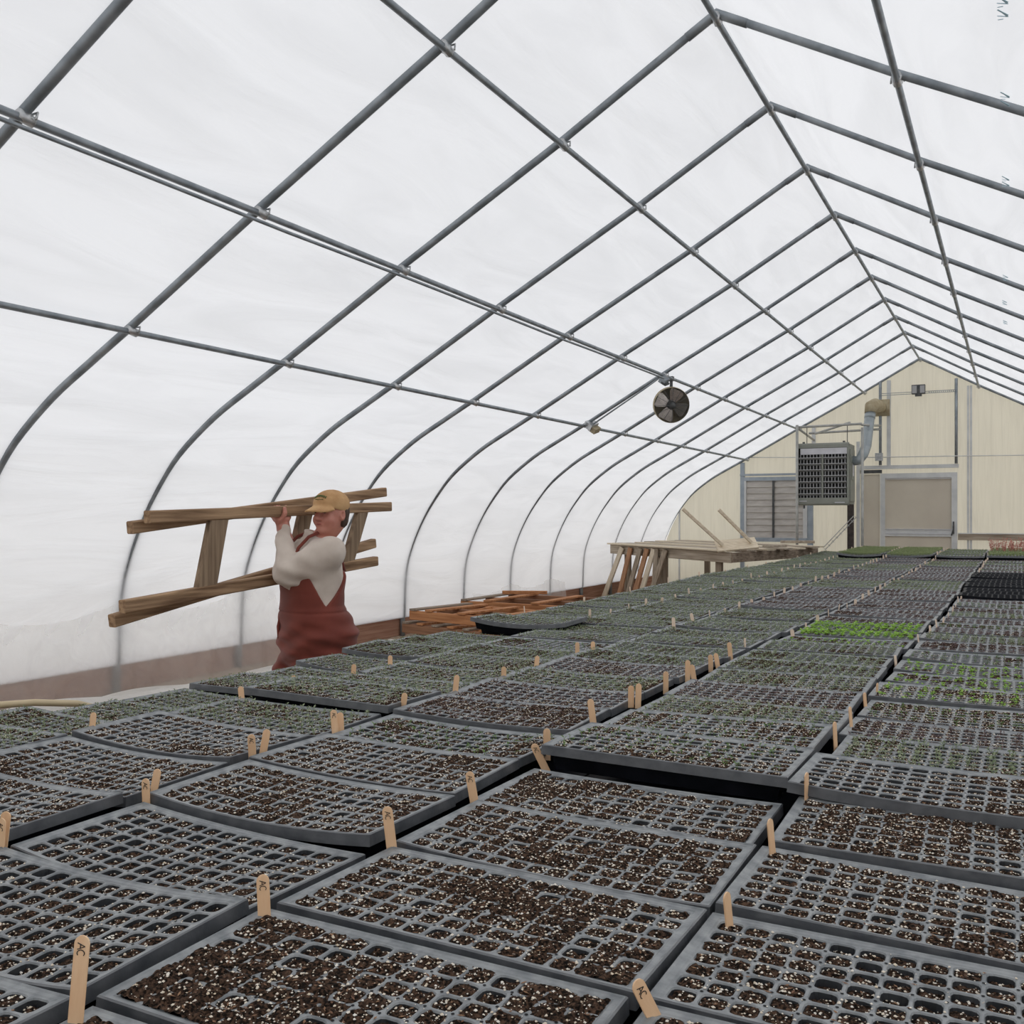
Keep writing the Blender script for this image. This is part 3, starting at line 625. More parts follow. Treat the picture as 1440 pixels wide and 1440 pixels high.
for c in range(5):
    for k in range(0, 50):
        yb = 1.05 + .3 * (k - 1); y = yb - TW / 2
        if k == 0 and c < 1: continue
        x = lerpt(EDGE[c], y) + TL / 2
        kd = kind_of(c, k); far = y > 3.4; vf = y > 7.5
        r_ = np.random.RandomState(c * 100 + k)
        sg = {(2, 1): 3, (2, 2): 2, (3, 2): 3, (3, 3): 3, (3, 4): 2, (2, 3): 2, (1, 1): 0, (0, 1): 0}.get((c, k), r_.randint(0, 4) if c >= 2 else r_.randint(0, 2))
        s, t = SAG[sg]
        z = colz(c, y) + r_.uniform(-.006, .006)
        rx = r_.randn() * .010; ry = r_.randn() * .007; rz = r_.randn() * .010; dx = r_.randn() * .006; dy = 0
        if (c, k) == (1, 5): z += .036; rx = -.012; rz = -.005; dy = .0
        if (c, k) == (1, 4): z -= .006; ry = .012; dy = -.014
        if (c, k) == (0, 5): z += .036; dy = -.03; rx = ry = 0
        if (c, k) == (1, 6): z += .018
        if c == 0 and 22 <= k <= 31: z += .02
        if (c, k) == (2, 1): z -= .002; ry = -.012
        if (c, k) == (2, 2): z -= .012; ry = .012
        if (c, k) == (3, 6): z += .026
        if (c, k) in ((4, 7), (4, 10)): z += .018
        if (c, k) == (4, 13): z += .075; rx = 0; dx = .12; dy = .03
        if c <= 3 and k >= 42: z += .05
        vmod = k % 3 if far else (c * 7 + k)
        key = (sg, vmod)
        mt = M['tray_new_gap'] if kd == 'empty' else M['tray']
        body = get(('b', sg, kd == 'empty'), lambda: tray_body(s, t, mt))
        o = link('seedling_tray', body, None, (x + dx, y + dy, z)); o.rotation_euler = (rx, ry, rz)
        lab = 'tray of %s, %s from near end, %s column from worker' % (look[kd], ordinal(k + 1) if c else ordinal(k), CN[c])
        if (c, k) == (1, 5): lab = 'raised plug tray whose thick grey side hangs above a black gap, fourth column'
        tag(o, lab, 'seedling tray', 'plug trays laid out on the bench')
        tops[(c, k)] = (o, z)
        if kd == 'empty': continue
        fill = .0028 if kd == 'bare' and c < 2 else .0012
        if (c, k) in ((2, 1), (0, 2), (0, 5), (2, 2)): fill = -.0012
        seed = 1000 + vmod * 13 + sg
        if vf: sm = get(('sv', key), lambda: soil_mesh(s, t, seed, fill, 43, 22))
        elif far: sm = get(('sf', key), lambda: soil_mesh(s, t, seed, fill, 85, 43))
        else: sm = get(('s', key, fill), lambda: soil_mesh(s, t, seed, fill, 190, 96))
        tag(link('potting_soil', sm, o), kind='stuff')
        ng = 260 if vf else (420 if far else (3000 if c < 2 else 2300))
        big = 1.25 if vf else (1.1 if far else 1.)
        if kd in ('bare', 'sparse', 'purple', 'green', 'weedy'):
            gm = get(('g', key, ng, fill), lambda: grit_mesh(s, t, seed, fill, ng, big)); tag(link('perlite', gm, o), kind='stuff')
        if kd != 'bare':
            pm = get(('p', kd, sg, k % 3), lambda: plant_mesh(kd, s, t, 50 + k % 3)); tag(link('seedlings', pm, o), kind='stuff')

# ---- wooden plant labels
def stick_mesh(L_, mt='stick'):
    """jumbo craft stick, rounded top, base at the origin, seen face on along -y"""
    mb = MB(); w_ = .0088; t_ = .0011; P = [(-w_, -.02), (w_, -.02)]
    P += [(w_ * math.cos(a), L_ - w_ + w_ * math.sin(a)) for a in np.linspace(0, math.pi, 9)]
    n = len(P); V = [(x, -t_, z) for x, z in P] + [(x, t_, z) for x, z in P]
    mb.add(V, [tuple(range(n)), tuple(range(2 * n - 1, n - 1, -1))] + [(i, i + n, (i + 1) % n + n, (i + 1) % n) for i in range(n)])
    return mb.mesh('plant_label', M[mt])
def ac_mesh(L_):
    """hand-lettered A and C, reading down the stick"""
    mb = MB(); y = -.0016
    def st(P):  # P in letter space (x right, y up), letters turned to read downwards
        for (a, b), (c, d) in zip(P, P[1:]): mb.bar((b, y, -a), (d, y, -c), .0009, .0006, up=(0, 1, 0))
    z = L_ - .008; A = [[(-.0, -.0045), (.0035, .0045), (.007, -.0045)], [(.0015, -.001), (.0055, -.001)]]
    C = [[(.0075 + .0035 + .0036 * math.cos(a), .0045 * math.sin(a)) for a in np.linspace(R(50), R(310), 9)]]
    m_ = MB()
    for P in A + C: st([(px + .0, py) for px, py in P])
    mb.v = [(a, b, c + z) for a, b, c in mb.v]; return mb.mesh('handwriting', M['ink'])
near = [(-0.923, 0.717, 0.092, 0.004), (-0.931, 1.029, 0.057, -0.004), (-0.939, 1.351, 0.068, -0.009), (-0.95, 1.652, 0.057, -0.011), (-1.542, 1.361, 0.051, -0.003), (-1.597, 1.428, 0.048, 0.007), (-1.555, 1.062, 0.052, 0.009), (-1.537, 1.044, 0.045, 0.001), (-1.576, 1.7, 0.05, -0.002), (-1.59, 1.752, 0.049, 0.009), (-1.577, 2.009, 0.05, -0.004), (-1.574, 2.029, 0.04, -0.002), (-2.165, 1.73, 0.047, 0.002), (-0.956, 1.985, 0.054, -0.026), (-1.008, 2.108, 0.054, 0.0), (-0.998, 2.375, 0.061, -0.008), (-0.358, 1.027, 0.045, -0.023), (-0.349, 1.319, 0.047, -0.008), (-0.357, 1.626, 0.063, -0.01), (-0.36, 1.938, 0.056, -0.008), (-0.38, 2.412, 0.057, -0.007), (-0.385, 2.699, 0.046, -0.004), (-2.13, 2.25, 0.038, -0.004), (-2.14, 2.832, 0.034, 0.003), (-2.14, 2.502, 0.031, 0.002), (-1.584, 2.333, 0.048, 0.008), (-1.575, 2.617, 0.048, 0.005), (-2.14, 3.066, 0.035, 0.0), (-1.016, 2.709, 0.043, 0.0), (-0.993, 2.708, 0.051, 0.002), (-1.001, 2.989, 0.051, -0.002), (-1.0, 3.222, 0.057, 0.0), (-0.98, 3.228, 0.042, -0.007), (-1.0, 3.508, 0.043, -0.003), (-0.986, 3.553, 0.043, -0.008), (-1.004, 3.805, 0.051, -0.006), (-1.018, 4.095, 0.043, -0.003), (-1.579, 3.21, 0.035, 0.003), (-1.59, 3.615, 0.041, 0.0), (-1.557, 3.7, 0.036, 0.0), (-1.578, 2.95, 0.03, 0.0), (-0.39, 3.02, 0.043, -0.009), (-0.387, 3.264, 0.034, -0.007), (-0.395, 3.906, 0.035, -0.005), (-0.37, 4.589, 0.038, -0.006)]
sticks = []
lettered = {0, 1, 2, 4, 8, 10, 16, 13, 7, 3}
for n_, (x, y, h, le) in enumerate(near): sticks.append((x, y, h + .004, le, n_ in lettered))
for c in range(5):
    for k in range(13, 50):
        if kind_of(c, k) == 'empty': continue
        yb = 1.05 + .3 * (k - 1); r_ = np.random.RandomState(c * 77 + k)
        if yb < [4.7, 4.2, 3.8, 3.2, 3.2][c]: continue
        x = lerpt(EDGE[c], yb) + .022
        if c == 4 and k % 3: continue
        sticks.append((x, yb - .03, .030 + .028 * r_.rand(), r_.randn() * .006, False))
seen = {}
for x, y, h, le, txt in sticks:
    c = min(range(5), key=lambda q: abs(lerpt(EDGE[q], y) + .02 - x)); k = int(np.clip(round((y - .015 - 1.05) / .3 + 1), 0, 50))
    z = colz(c, y) - .004
    if (c, k) in tops and y >= 5: z = tops[(c, k)][1] - .008
    elif (c, k) in tops: z = min(tops[(c, k)][1], colz(c, y) + .01) - .004
    hh = round(h, 3) if y < 5 else round(h * 100) / 100
    o = link('plant_label', get(('st', hh, y > 3.9), lambda: stick_mesh(hh, 'stick_far' if y > 3.9 else 'stick')), None, (x, y, z))
    yaw_ = R(27) + random.uniform(-.3, .3) if y < 4 else random.uniform(-1.0, 1.7)
    if x > -.5 and y > .9: yaw_ = R(72) + random.uniform(-.2, .2)
    o.rotation_euler = (random.uniform(-.12, .12), le / h, yaw_)
    q = seen.get((c, k), 0); seen[(c, k)] = q + 1
    pos = 'beside another label' if q else 'at the far corner'
    tag(o, ('wooden label marked AC %s of the %s tray, %s column' if txt else 'plain wooden label %s of the %s tray, %s column from worker') % (pos, ordinal(k + 1) if c else ordinal(max(k, 1)), CN[c]), 'plant label', 'wooden plant labels stuck in the trays')
    if txt: tag(link('handwriting', get(('ac', hh), lambda: ac_mesh(hh)), o), 'black handwritten AC')

# ------------------------------------------------------------------ things between bench and side wall
# stacked wooden bench frames
def frame_stack(P, W_, D_, ang, z0, n, mname, label, group):
    for q in range(n):
        z = z0 + q * .125; a_ = ang + [0, .03, -.04, .02, .05][q % 5]; dx_ = [0, .06, -.03, .05, 0][q % 5]
        r = empty('pallet', (P[0] + dx_, P[1], z), label % ['lowest', 'second', 'third', 'fourth', 'topmost'][q if q < n - 1 else 4], 'pallet', group, a_)
        for yy in (0, D_ / 2, D_):
            mb = MB(); mb.bar((0, yy, .045), (W_, yy, .045), .045, .085); part('stringer', mb, M[mname] if (q + int(yy * 3)) % 2 else M['cedar_d'], r, (0, 0, 0))
        nb = 7
        for b in range(nb):
            if q == n - 1 and b in (2, 4): continue
            x_ = .05 + b * (W_ - .1) / (nb - 1); mb = MB(); mb.bar((x_, -.03, .098 + .002 * (b % 2)), (x_, D_ + .03, .098), .085, .018); part('deck_board', mb, M['cedar'] if b % 2 else M['old_y'], r, (0, 0, 0))
frame_stack((-5.05, 7.50), 1.30, .75, R(-12), .14, 4, 'cedar', 'reddish wooden pallet, %s of the stack nearer the worker', 'stack of pallets near the worker')
frame_stack((-5.15, 8.60), 1.75, 1.0, R(-3), .14, 4, 'cedar', 'reddish wooden pallet, %s of the stack nearer the far shelf', 'stack of pallets behind the first stack')
for n_, (p, q, lab) in enumerate([((-4.75, 7.62, .53), (-4.30, 7.82, .63), 'short offcut leaning across the top of the near pallet stack'), ((-4.5, 7.80, .56), (-4.15, 7.62, .545), 'broken wooden offcut lying on the near pallet stack'), ((-4.78, 8.9, .68), (-4.35, 9.1, .68), 'pale block lying on the far pallet stack')]):
    mb = MB(); mb.bar(p, q, .05, .035); single('wood_offcut', mb, M['cedar'], lab, 'wood offcut')

# shelf table of loose grey boards in the far left corner, leaning planks, upturned stool
P1, P2, P3, P4 = [Vector(p) for p in ((-5.60, 14.05, 0), (-3.27, 12.43, 0), (-2.62, 14.9, 0), (-5.0, 16.4, 0))]
tb = empty('board_table', (-4.2, 14.4, 0), 'weathered wooden table of loose grey boards in the far left corner', 'table')
up = lambda p, z: Vector((p.x, p.y, z))
mb = MB(); mb.bar(up(P1, .965), up(P2, .94), .04, .14); part('front_rail', mb, M['old_d'], tb)
mb = MB(); mb.bar(up(P2, .94), up(P3, .94), .04, .13); part('side_rail', mb, M['old_y'], tb)
mb = MB(); mb.bar(up(P4, .96), up(P3, .94), .04, .13); part('back_rail', mb, M['old_x'], tb)
for i in range(11):
    t_ = i / 10; a = P1.lerp(P4, t_); b = P2.lerp(P3, t_); s0 = random.uniform(-.1, .12); mb = MB()
    d_ = (b - a).normalized()
    mb.bar(up(a + d_ * s0, 1.045 + random.uniform(-.006, .016)), up(b + d_ * random.uniform(-.12, .35), 1.02 + random.uniform(-.004, .022)), .17, .022); part('top_board', mb, M['old_d'] if i % 3 else M['pale_d'], tb)
for p in (P1.lerp(P2, .12), P1.lerp(P2, .88), P2.lerp(P3, .9), P4.lerp(P3, .1), P1.lerp(P2, .45), P1.lerp(P4, .5)):
    mb = MB(); p2 = p + Vector((.05, .06, 0)); mb.bar(up(p2, ground(p2.x)), up(p2, .93), .09, .09, (0, 1, 0)); part('leg', mb, M['old_z'], tb)
pl = [(.02, .13, 'pale_z', 'pale plank leaning on the board table, outermost towards the side wall'), (.16, .21, 'cedar_z', 'reddish plank leaning on the board table beside the pale outermost plank'), (.23, .30, 'old_z', 'grey plank leaning on the board table between two reddish planks'),
      (.31, .36, 'cedar_z', 'dark reddish plank leaning on the board table, fourth from the side wall'), (.36, .42, 'pale_z', 'upright pale plank leaning on the board table, fifth from the side wall'),
      (.50, .44, 'old_z', 'grey plank under the board table leaning the other way'), (.43, .52, 'old_z', 'steep grey plank under the board table nearest the trays')]
nrm = (P2 - P1).normalized().cross(Vector((0, 0, 1)))
if nrm.y > 0: nrm = -nrm
for a, b, m_, lab in pl:
    f_ = P1.lerp(P2, a) + nrm * (.18 + .05 * (a > .3)); g_ = P1.lerp(P2, b) + nrm * .045
    mb = MB(); mb.bar(up(f_, ground(f_.x) + .01), up(g_, 1.0), .10, .025, nrm); single('plank', mb, M[m_], lab, 'plank', 'planks leaning on the far table')
st = empty('upturned_stool', (-3.35, 13.0, 1.06), 'pale wooden stool lying upside down on the board table, two legs up', 'stool')
mb = MB(); mb.bar((-3.47, 12.42, 1.085), (-3.00, 12.68, 1.135), .22, .025, (.25, -.55, .8)); part('seat', mb, M['pale'], st)
mb = MB(); mb.bar((-3.38, 12.42, 1.10), (-3.83, 12.12, 1.58), .045, .04); part('leg', mb, M['pale'], st)
mb = MB(); mb.bar((-3.05, 12.60, 1.14), (-3.41, 12.33, 1.57), .045, .04); part('leg', mb, M['pale'], st)
mb = MB(); mb.bar((-2.98, 13.0, 1.075), (-2.72, 13.15, 1.085), .10, .03); single('wood_offcut', mb, M['old_x'], 'grey offcut beside the upturned stool on the board table', 'wood offcut')
mb = MB(); mb.bar((-3.15, 14.9, 1.09), (-2.70, 15.1, 1.09), .12, .04); single('wood_offcut', mb, M['old_x'], 'grey board end on the table corner nearest the heater', 'wood offcut')

# clear sheet hanging along the side wall, folded sheet on the ground
def sheetmesh(rows, n, fn, m, name, lab, cat):
    V = [fn(i / (rows - 1), j / (n - 1)) for i in range(rows) for j in range(n)]
    F = [(i * n + j, (i + 1) * n + j, (i + 1) * n + j + 1, i * n + j + 1) for i in range(rows - 1) for j in range(n - 1)]
    return tag(link(name, npmesh(name, V, F, [m])), lab, cat)
def hang(u_, v_):
    y = 1.6 + 4.9 * v_; peg = abs(math.sin(math.pi * (y / S - .972 - .0)))
    zt = .86 - .10 * peg + (.10 if y > 5.9 else 0)
    z = zt + (.20 - zt) * u_
    x = -5.76 + .20 * u_ ** 2 + .030 * math.sin(9 * y + 4 * u_) * u_ + .02 * math.sin(23 * y + 7 * u_)
    return (x, y, z)
sheetmesh(26, 170, hang, M['clear'], 'plastic_sheet', 'clear plastic sheet draped over the hoop feet left of the worker', 'plastic sheet')
def fold(u_, v_):
    y = 3.4 + 3.9 * v_; x = -5.52 + (1.75 + .25 * math.sin(y * 1.3)) * u_
    z = ground(x) + .03 + .17 * math.exp(-((u_ - .27) / .12) ** 2) * (.85 + .15 * math.sin(1.7 * y + 1)) + .02 * math.sin(14 * u_ + 3 * y) + .012 * math.sin(31 * u_ - 5 * y)
    return (x, y, max(z, ground(x) + .012))
sheetmesh(46, 130, fold, M['sheet'], 'folded_plastic', 'milky folded plastic sheet heaped on the ground behind the worker', 'plastic sheet')
def skirt(u_, v_):
    y = 10.0 + 2.6 * v_; zt = .62 - .10 * abs(math.sin(math.pi * (y / S - 3.97))); z = zt + (.21 - zt) * min(1, u_ * 1.5)
    x = -5.755 + .05 * u_ + (max(0, u_ - .66) * 1.9 * math.sin(math.pi * v_) ** 2) + .02 * math.sin(25 * y)
    return (x, y, z + .01 * math.sin(9 * y) * u_)
sheetmesh(20, 90, skirt, M['clear'], 'plastic_sheet', 'clear plastic skirt on the side wall beyond the pallets', 'plastic sheet')
pipe('garden_hose', [(-2.78, .6, .93), (-2.78, 1.2, .938), (-2.775, 1.6, .928), (-2.775, 1.88, .910), (-2.775, 2.0, .897), (-2.775, 2.16, .866), (-2.79, 2.25, .835), (-2.90, 2.36, .55), (-2.95, 2.4, .03)], .011, 'tan hose along the outer edge of the nearest trays', 'hose', 'hose')

# ------------------------------------------------------------------ the worker: distance fields turned into meshes
def snet(F, lo, h):
    s = F < 0; nx, ny, nz = F.shape; C = [(a, b, c) for a in (0, 1) for b in (0, 1) for c in (0, 1)]
    sub = lambda A, a, b, c: A[a:nx - 1 + a, b:ny - 1 + b, c:nz - 1 + c]
    cnt = sum(sub(s, *c).astype(np.int8) for c in C); mix = (cnt > 0) & (cnt < 8); I = np.argwhere(mix)
    acc = np.zeros((len(I), 3)); num = np.zeros(len(I)); i, j, k = I.T
    for a in C:
        for ax in range(3):
            if a[ax]: continue
            b = list(a); b[ax] = 1
            fa_ = F[i + a[0], j + a[1], k + a[2]]; fb = F[i + b[0], j + b[1], k + b[2]]; m_ = (fa_ < 0) != (fb < 0)
            t_ = np.where(m_, fa_ / (fa_ - fb + 1e-12), 0); p = np.tile(np.array(a, float), (len(I), 1)); p[:, ax] += t_
            acc[m_] += p[m_]; num += m_
    V = (I + acc / num[:, None]) * h + lo; idx = -np.ones(mix.shape, int); idx[i, j, k] = np.arange(len(I)); Q = []
    for ax in range(3):
        o = [0, 0, 0]; o[ax] = 1; A = s[:nx - o[0], :ny - o[1], :nz - o[2]]; B = s[o[0]:, o[1]:, o[2]:]; E_ = np.argwhere(A != B)
        u_, v_ = (ax + 1) % 3, (ax + 2) % 3
        E_ = E_[(E_[:, u_] > 0) & (E_[:, v_] > 0) & (E_[:, u_] < F.shape[u_] - 1) & (E_[:, v_] < F.shape[v_] - 1)]
        q = []
        for du, dv in ((-1, -1), (0, -1), (0, 0), (-1, 0)):
            T = E_.copy(); T[:, u_] += du; T[:, v_] += dv; q.append(idx[T[:, 0], T[:, 1], T[:, 2]])
        q = np.stack(q, -1); fl = ~s[E_[:, 0], E_[:, 1], E_[:, 2]]; q[fl] = q[fl][:, ::-1]; Q.append(q)
    return V, np.vstack(Q)
class SDF:
    def __init__(s, lo, hi, h):
        s.lo = np.array(lo, float); s.h = h; n = ((np.array(hi) - s.lo) / h).astype(int) + 1; s.n = n
        s.F = np.full(n, .3, np.float32); s.ax = [s.lo[i] + h * np.arange(n[i]) for i in range(3)]
    def win(s, lo, hi):
        a = np.clip(((np.array(lo) - s.lo) / s.h).astype(int), 0, s.n); b = np.clip(((np.array(hi) - s.lo) / s.h).astype(int) + 2, 0, s.n)
        sl = tuple(slice(x, y) for x, y in zip(a, b)); return sl, np.meshgrid(*[s.ax[i][sl[i]] for i in range(3)], indexing='ij')
    def put(s, sl, d, k):
        f = s.F[sl]
        if k <= 0: s.F[sl] = np.minimum(f, d); return
        hh = np.clip(.5 + .5 * (f - d) / k, 0, 1); s.F[sl] = f * (1 - hh) + d * hh - k * hh * (1 - hh)
    def cap(s, p, q, r1, r2, k=.02):
        p = np.array(p, float); q = np.array(q, float); m_ = max(r1, r2) + k + .02
        sl, (X, Y, Z) = s.win(np.minimum(p, q) - m_, np.maximum(p, q) + m_); d = q - p; L2 = (d * d).sum() + 1e-9
        t_ = np.clip(((X - p[0]) * d[0] + (Y - p[1]) * d[1] + (Z - p[2]) * d[2]) / L2, 0, 1)
        D = np.sqrt((X - p[0] - t_ * d[0]) ** 2 + (Y - p[1] - t_ * d[1]) ** 2 + (Z - p[2] - t_ * d[2]) ** 2) - (r1 + (r2 - r1) * t_); s.put(sl, D, k)
    def ell(s, c, r, F_=(0, -1), k=.02, tilt=0, sub=False):
        """ellipsoid, r = (sideways, forward, up) in the frame that faces F_"""
        c = np.array(c, float); m_ = max(r) + k + .02; sl, (X, Y, Z) = s.win(c - m_, c + m_); X = X - c[0]; Y = Y - c[1]; Z = Z - c[2]
        fx, fy = F_; fw = X * fx + Y * fy; la = -X * fy + Y * fx
        ct, st_ = math.cos(tilt), math.sin(tilt); fw, Z = fw * ct - Z * st_, fw * st_ + Z * ct
        D = (np.sqrt((la / r[0]) ** 2 + (fw / r[1]) ** 2 + (Z / r[2]) ** 2) - 1) * min(r)
        if sub: s.F[sl] = np.maximum(s.F[sl], -D)
        else: s.put(sl, D, k)
    def mesh(s, name, m_):
        V, Q = snet(s.F, s.lo, s.h); return npmesh(name, V, Q, [m_])
Fb = (-math.sin(R(55)), -math.cos(R(55))); Lb = (-Fb[1], Fb[0])
HYAW = R(32); Fh = (-math.sin(HYAW), -math.cos(HYAW)); Lh = (-Fh[1], Fh[0])
CX, CY = -.022, .0
def B_(l, f, z): return (CX + Lb[0] * l + Fb[0] * f, CY + Lb[1] * l + Fb[1] * f, z)
HC = (.056, .0, 1.508)
def H_(l, f, u_): return (HC[0] + Lh[0] * l + Fh[0] * f, HC[1] + Lh[1] * l + Fh[1] * f, HC[2] + u_)
TOR = [(1.385, .06, .06, .0), (1.36, .115, .075, .0), (1.31, .165, .10, .0), (1.24, .172, .135, .015), (1.18, .172, .150, .02), (1.10, .165, .140, .02), (1.03, .168, .142, .02), (.95, .195, .165, .0), (.88, .208, .178, -.01), (.80, .20, .175, -.01), (.70, .15, .13, -.01)]
def torso(s, grow, z0, z1, k, wr=0, top=None):
    sl, (X, Y, Z) = s.win((-.45, -.45, z0), (.45, .45, z1)); X = X - CX; Y = Y - CY
    zz = [a[0] for a in TOR[::-1]]; rl = np.interp(Z, zz, [a[1] for a in TOR[::-1]]) + grow; rd = np.interp(Z, zz, [a[2] for a in TOR[::-1]]) + grow; fo = np.interp(Z, zz, [a[3] for a in TOR[::-1]])
    fw = X * Fb[0] + Y * Fb[1] - fo; la = X * Lb[0] + Y * Lb[1]
    e = 2.3; D = ((np.abs(la / rl) ** e + np.abs(fw / rd) ** e) ** (1 / e) - 1) * np.minimum(rl, rd) * .95
    if wr: D = D + wr * (np.sin(34 * Z + 9 * la + 3 * np.sin(11 * fw)) * .6 + np.sin(58 * Z - 22 * la + 2) * .4)
    if top is not None: D = np.maximum(D, top(la, fw, Z))
    D = np.maximum(D, Z - z1 + .012); D = np.maximum(D, z0 + .012 - Z); s.put(sl, D, k)
LS = B_(.165, -.005, 1.31); LE = (-.130, -.175, 1.205); LW = (-.186, -.035, 1.425)
RS = B_(-.165, -.005, 1.31); RE = (-.155, .11, 1.235); RW = (-.215, .115, 1.425)
HIP_L = B_(.088, 0, .84); HIP_R = B_(-.10, 0, .84)
KN_L = (.06, -.09, .46); AN_L = (.085, -.10, .10); KN_R = (-.25, .03, .47); AN_R = (-.25, .05, .10)
wk = empty('person', (-3.211, 3.962, 0), 'person in rust-red overalls, cream top and tan cap carrying wooden frames', 'person', rotz=R(27.67))
wk.rotation_euler = (0, 0, R(27.67))
b = SDF((-.42, -.40, -.01), (.36, .40, 1.66), .0055)
torso(b, -.016, .70, 1.40, .02)
b.cap(B_(0, -.02, 1.36), H_(0, -.025, -.06), .056, .052, .03)
b.ell(H_(0, -.012, .012), (.074, .093, .098), Fh, .0); b.ell(H_(0, .03, -.055), (.054, .056, .056), Fh, .03)
b.ell(H_(0, .068, -.088), (.024, .02, .018), Fh, .02)
b.ell(H_(.034, .062, -.035), (.026, .022, .026), Fh, .02); b.ell(H_(-.034, .062, -.035), (.026, .022, .026), Fh, .02)
b.cap(H_(0, .086, .012), H_(0, .107, -.028), .009, .0125, .012); b.cap(H_(-.012, .092, -.030), H_(.012, .092, -.030), .009, .009, .01)
b.cap(H_(-.036, .078, .030), H_(.036, .078, .030), .011, .011, .015)
b.ell(H_(.031, .090, .008), (.015, .012, .010), Fh, sub=True); b.ell(H_(-.031, .090, .008), (.015, .012, .010), Fh, sub=True)
b.cap(H_(-.018, .083, -.058), H_(.018, .083, -.058), .0075, .0075, .008)
for sd in (1, -1): b.ell(H_(sd * .075, -.008, -.012), (.011, .018, .030), Fh, .01); b.ell(H_(sd * .082, -.002, -.010), (.008, .010, .018), Fh, sub=True)
for a_, e_, w_ in ((LS, LE, LW), (RS, RE, RW)): b.cap(a_, e_, .052, .042, .03); b.cap(e_, w_, .040, .027, .02)
for h_, k_, a_ in ((HIP_L, KN_L, AN_L), (HIP_R, KN_R, AN_R)):
    b.cap(h_, k_, .088, .055, .04); b.cap(k_, a_, .052, .036, .02); b.cap(a_, (a_[0] - .12, a_[1] - .08, .045), .036, .03, .02)
# hands closed round the rails
D3 = np.array([.447, .894, .036]); N3 = np.array([.894, -.447, 0]); U3 = np.array([0, 0, 1.])
def hand(P, W_):
    P = np.array(P); w_ = np.array(W_)
    for q in (-.5, 0, .5): b.cap(w_, P + D3 * q * .05 - N3 * .012 - U3 * .046, .027, .020, .012)
    b.cap(P - D3 * .030 - U3 * .044, P + D3 * .030 - U3 * .044, .018, .018, .012); b.cap(P - D3 * .026 - N3 * .03 - U3 * .040, P + D3 * .026 - N3 * .03 - U3 * .040, .016, .016, .012)
    for q, ln in ((-1.5, .9), (-.5, 1.), (.5, .97), (1.5, .8)):
        c0 = P + D3 * q * .0195; b.cap(c0 - N3 * .008 - U3 * .040, c0 - N3 * .047 - U3 * .026, .0125, .0115, .006)
        b.cap(c0 - N3 * .047 - U3 * .026, c0 - N3 * .047 + U3 * .004 * ln, .0112, .0100, .003); b.cap(c0 - N3 * .047 + U3 * .004 * ln, c0 - N3 * .033 + U3 * .022 * ln, .0100, .0085, .003)
    t0 = P - D3 * .030; b.cap(t0 + N3 * .012 - U3 * .045, t0 + N3 * .034 - U3 * .020, .0135, .012, .01); b.cap(t0 + N3 * .034 - U3 * .020, t0 + N3 * .037 - U3 * .010, .0130, .012, .004); b.cap(t0 + N3 * .037 - U3 * .010, t0 + N3 * .035 + U3 * .012, .012, .0100, .004)
hand((-.1865, -.03, 1.5195), LW); hand((-.2115, .10, 1.530), RW)
link('body', b.mesh('body', M['skin']), wk)
# knitted top
s_ = SDF((-.42, -.42, .85), (.36, .42, 1.46), .0058)
torso(s_, .001, .96, 1.43, .02, .0016)
for a_, e_, w_, k2 in ((LS, LE, LW, 1), (RS, RE, RW, 0)):
    s_.cap(a_, e_, .082, .066, .05); s_.cap(e_, np.array(e_) * .35 + np.array(w_) * .65, .060, .045, .03); s_.cap(np.array(e_) * .35 + np.array(w_) * .65, np.array(w_) * .97 + np.array(e_) * .03, .043, .034, .012)
sl, (X, Y, Z) = s_.win((-.42, -.42, .85), (.36, .42, 1.46))
s_.F[sl] += .0050 * np.sin(70 * Z + 30 * X + 4 * np.sin(20 * Y)) * np.clip((X * -1 + .05) * 6, 0, 1) + .0018 * np.sin(38 * X - 40 * Z + 3 * np.sin(17 * Y))
d = np.sqrt((X - HC[0] + .03) ** 2 + (Y - .0) ** 2 + ((Z - 1.425) * .9) ** 2) - .078; s_.F[sl] = np.maximum(s_.F[sl], -d)
dd = (np.array(LW) - np.array(LE)); dd /= np.linalg.norm(dd)
s_.F[sl] = np.maximum(s_.F[sl], np.where((X < -.1), ((X - LW[0]) * dd[0] + (Y - LW[1]) * dd[1] + (Z - LW[2]) * dd[2]) - .012, -1))
link('long_sleeved_top', s_.mesh('top', M['cream']), wk)
# overalls
o_ = SDF((-.42, -.40, .05), (.36, .42, 1.34), .0058)
def bibtop(la, fw, Z):
    ang = np.degrees(np.arctan2(np.abs(la), fw)); return Z - np.interp(ang, [0, 36, 52, 80, 90, 102, 150, 180], [1.275, 1.27, 1.24, 1.08, 1.03, 1.065, 1.20, 1.22])
torso(o_, .015, .66, 1.30, .035, .0026, bibtop)
for h_, k_, a_ in ((HIP_L, KN_L, AN_L), (HIP_R, KN_R, AN_R)):
    o_.cap(h_, k_, .104, .086, .03); o_.cap(k_, (a_[0], a_[1], .13), .088, .080, .03)
o_.ell(B_(.03, -.08, .86), (.15, .09, .11), Fb, .05)
o_.ell(B_(-.165, .06, .955), (.035, .05, .07), Fb, .02)
o_.ell(B_(.06, -.085, .73), (.10, .095, .17), Fb, .06)
sl, (X, Y, Z) = o_.win((-.42, -.40, .05), (.36, .42, 1.0)); amp = np.clip((1.0 - Z) * 8, 0, 1)
o_.F[sl] += amp * (.0062 * np.sin(52 * Z - 34 * X + 3 * np.sin(9 * X + 5 * Y)) + .0032 * np.sin(90 * Z + 30 * X)) + .004 * np.exp(-((Z - 1.0) / .008) ** 2)
link('overalls', o_.mesh('overalls', M['rust']), wk)
mb = MB()
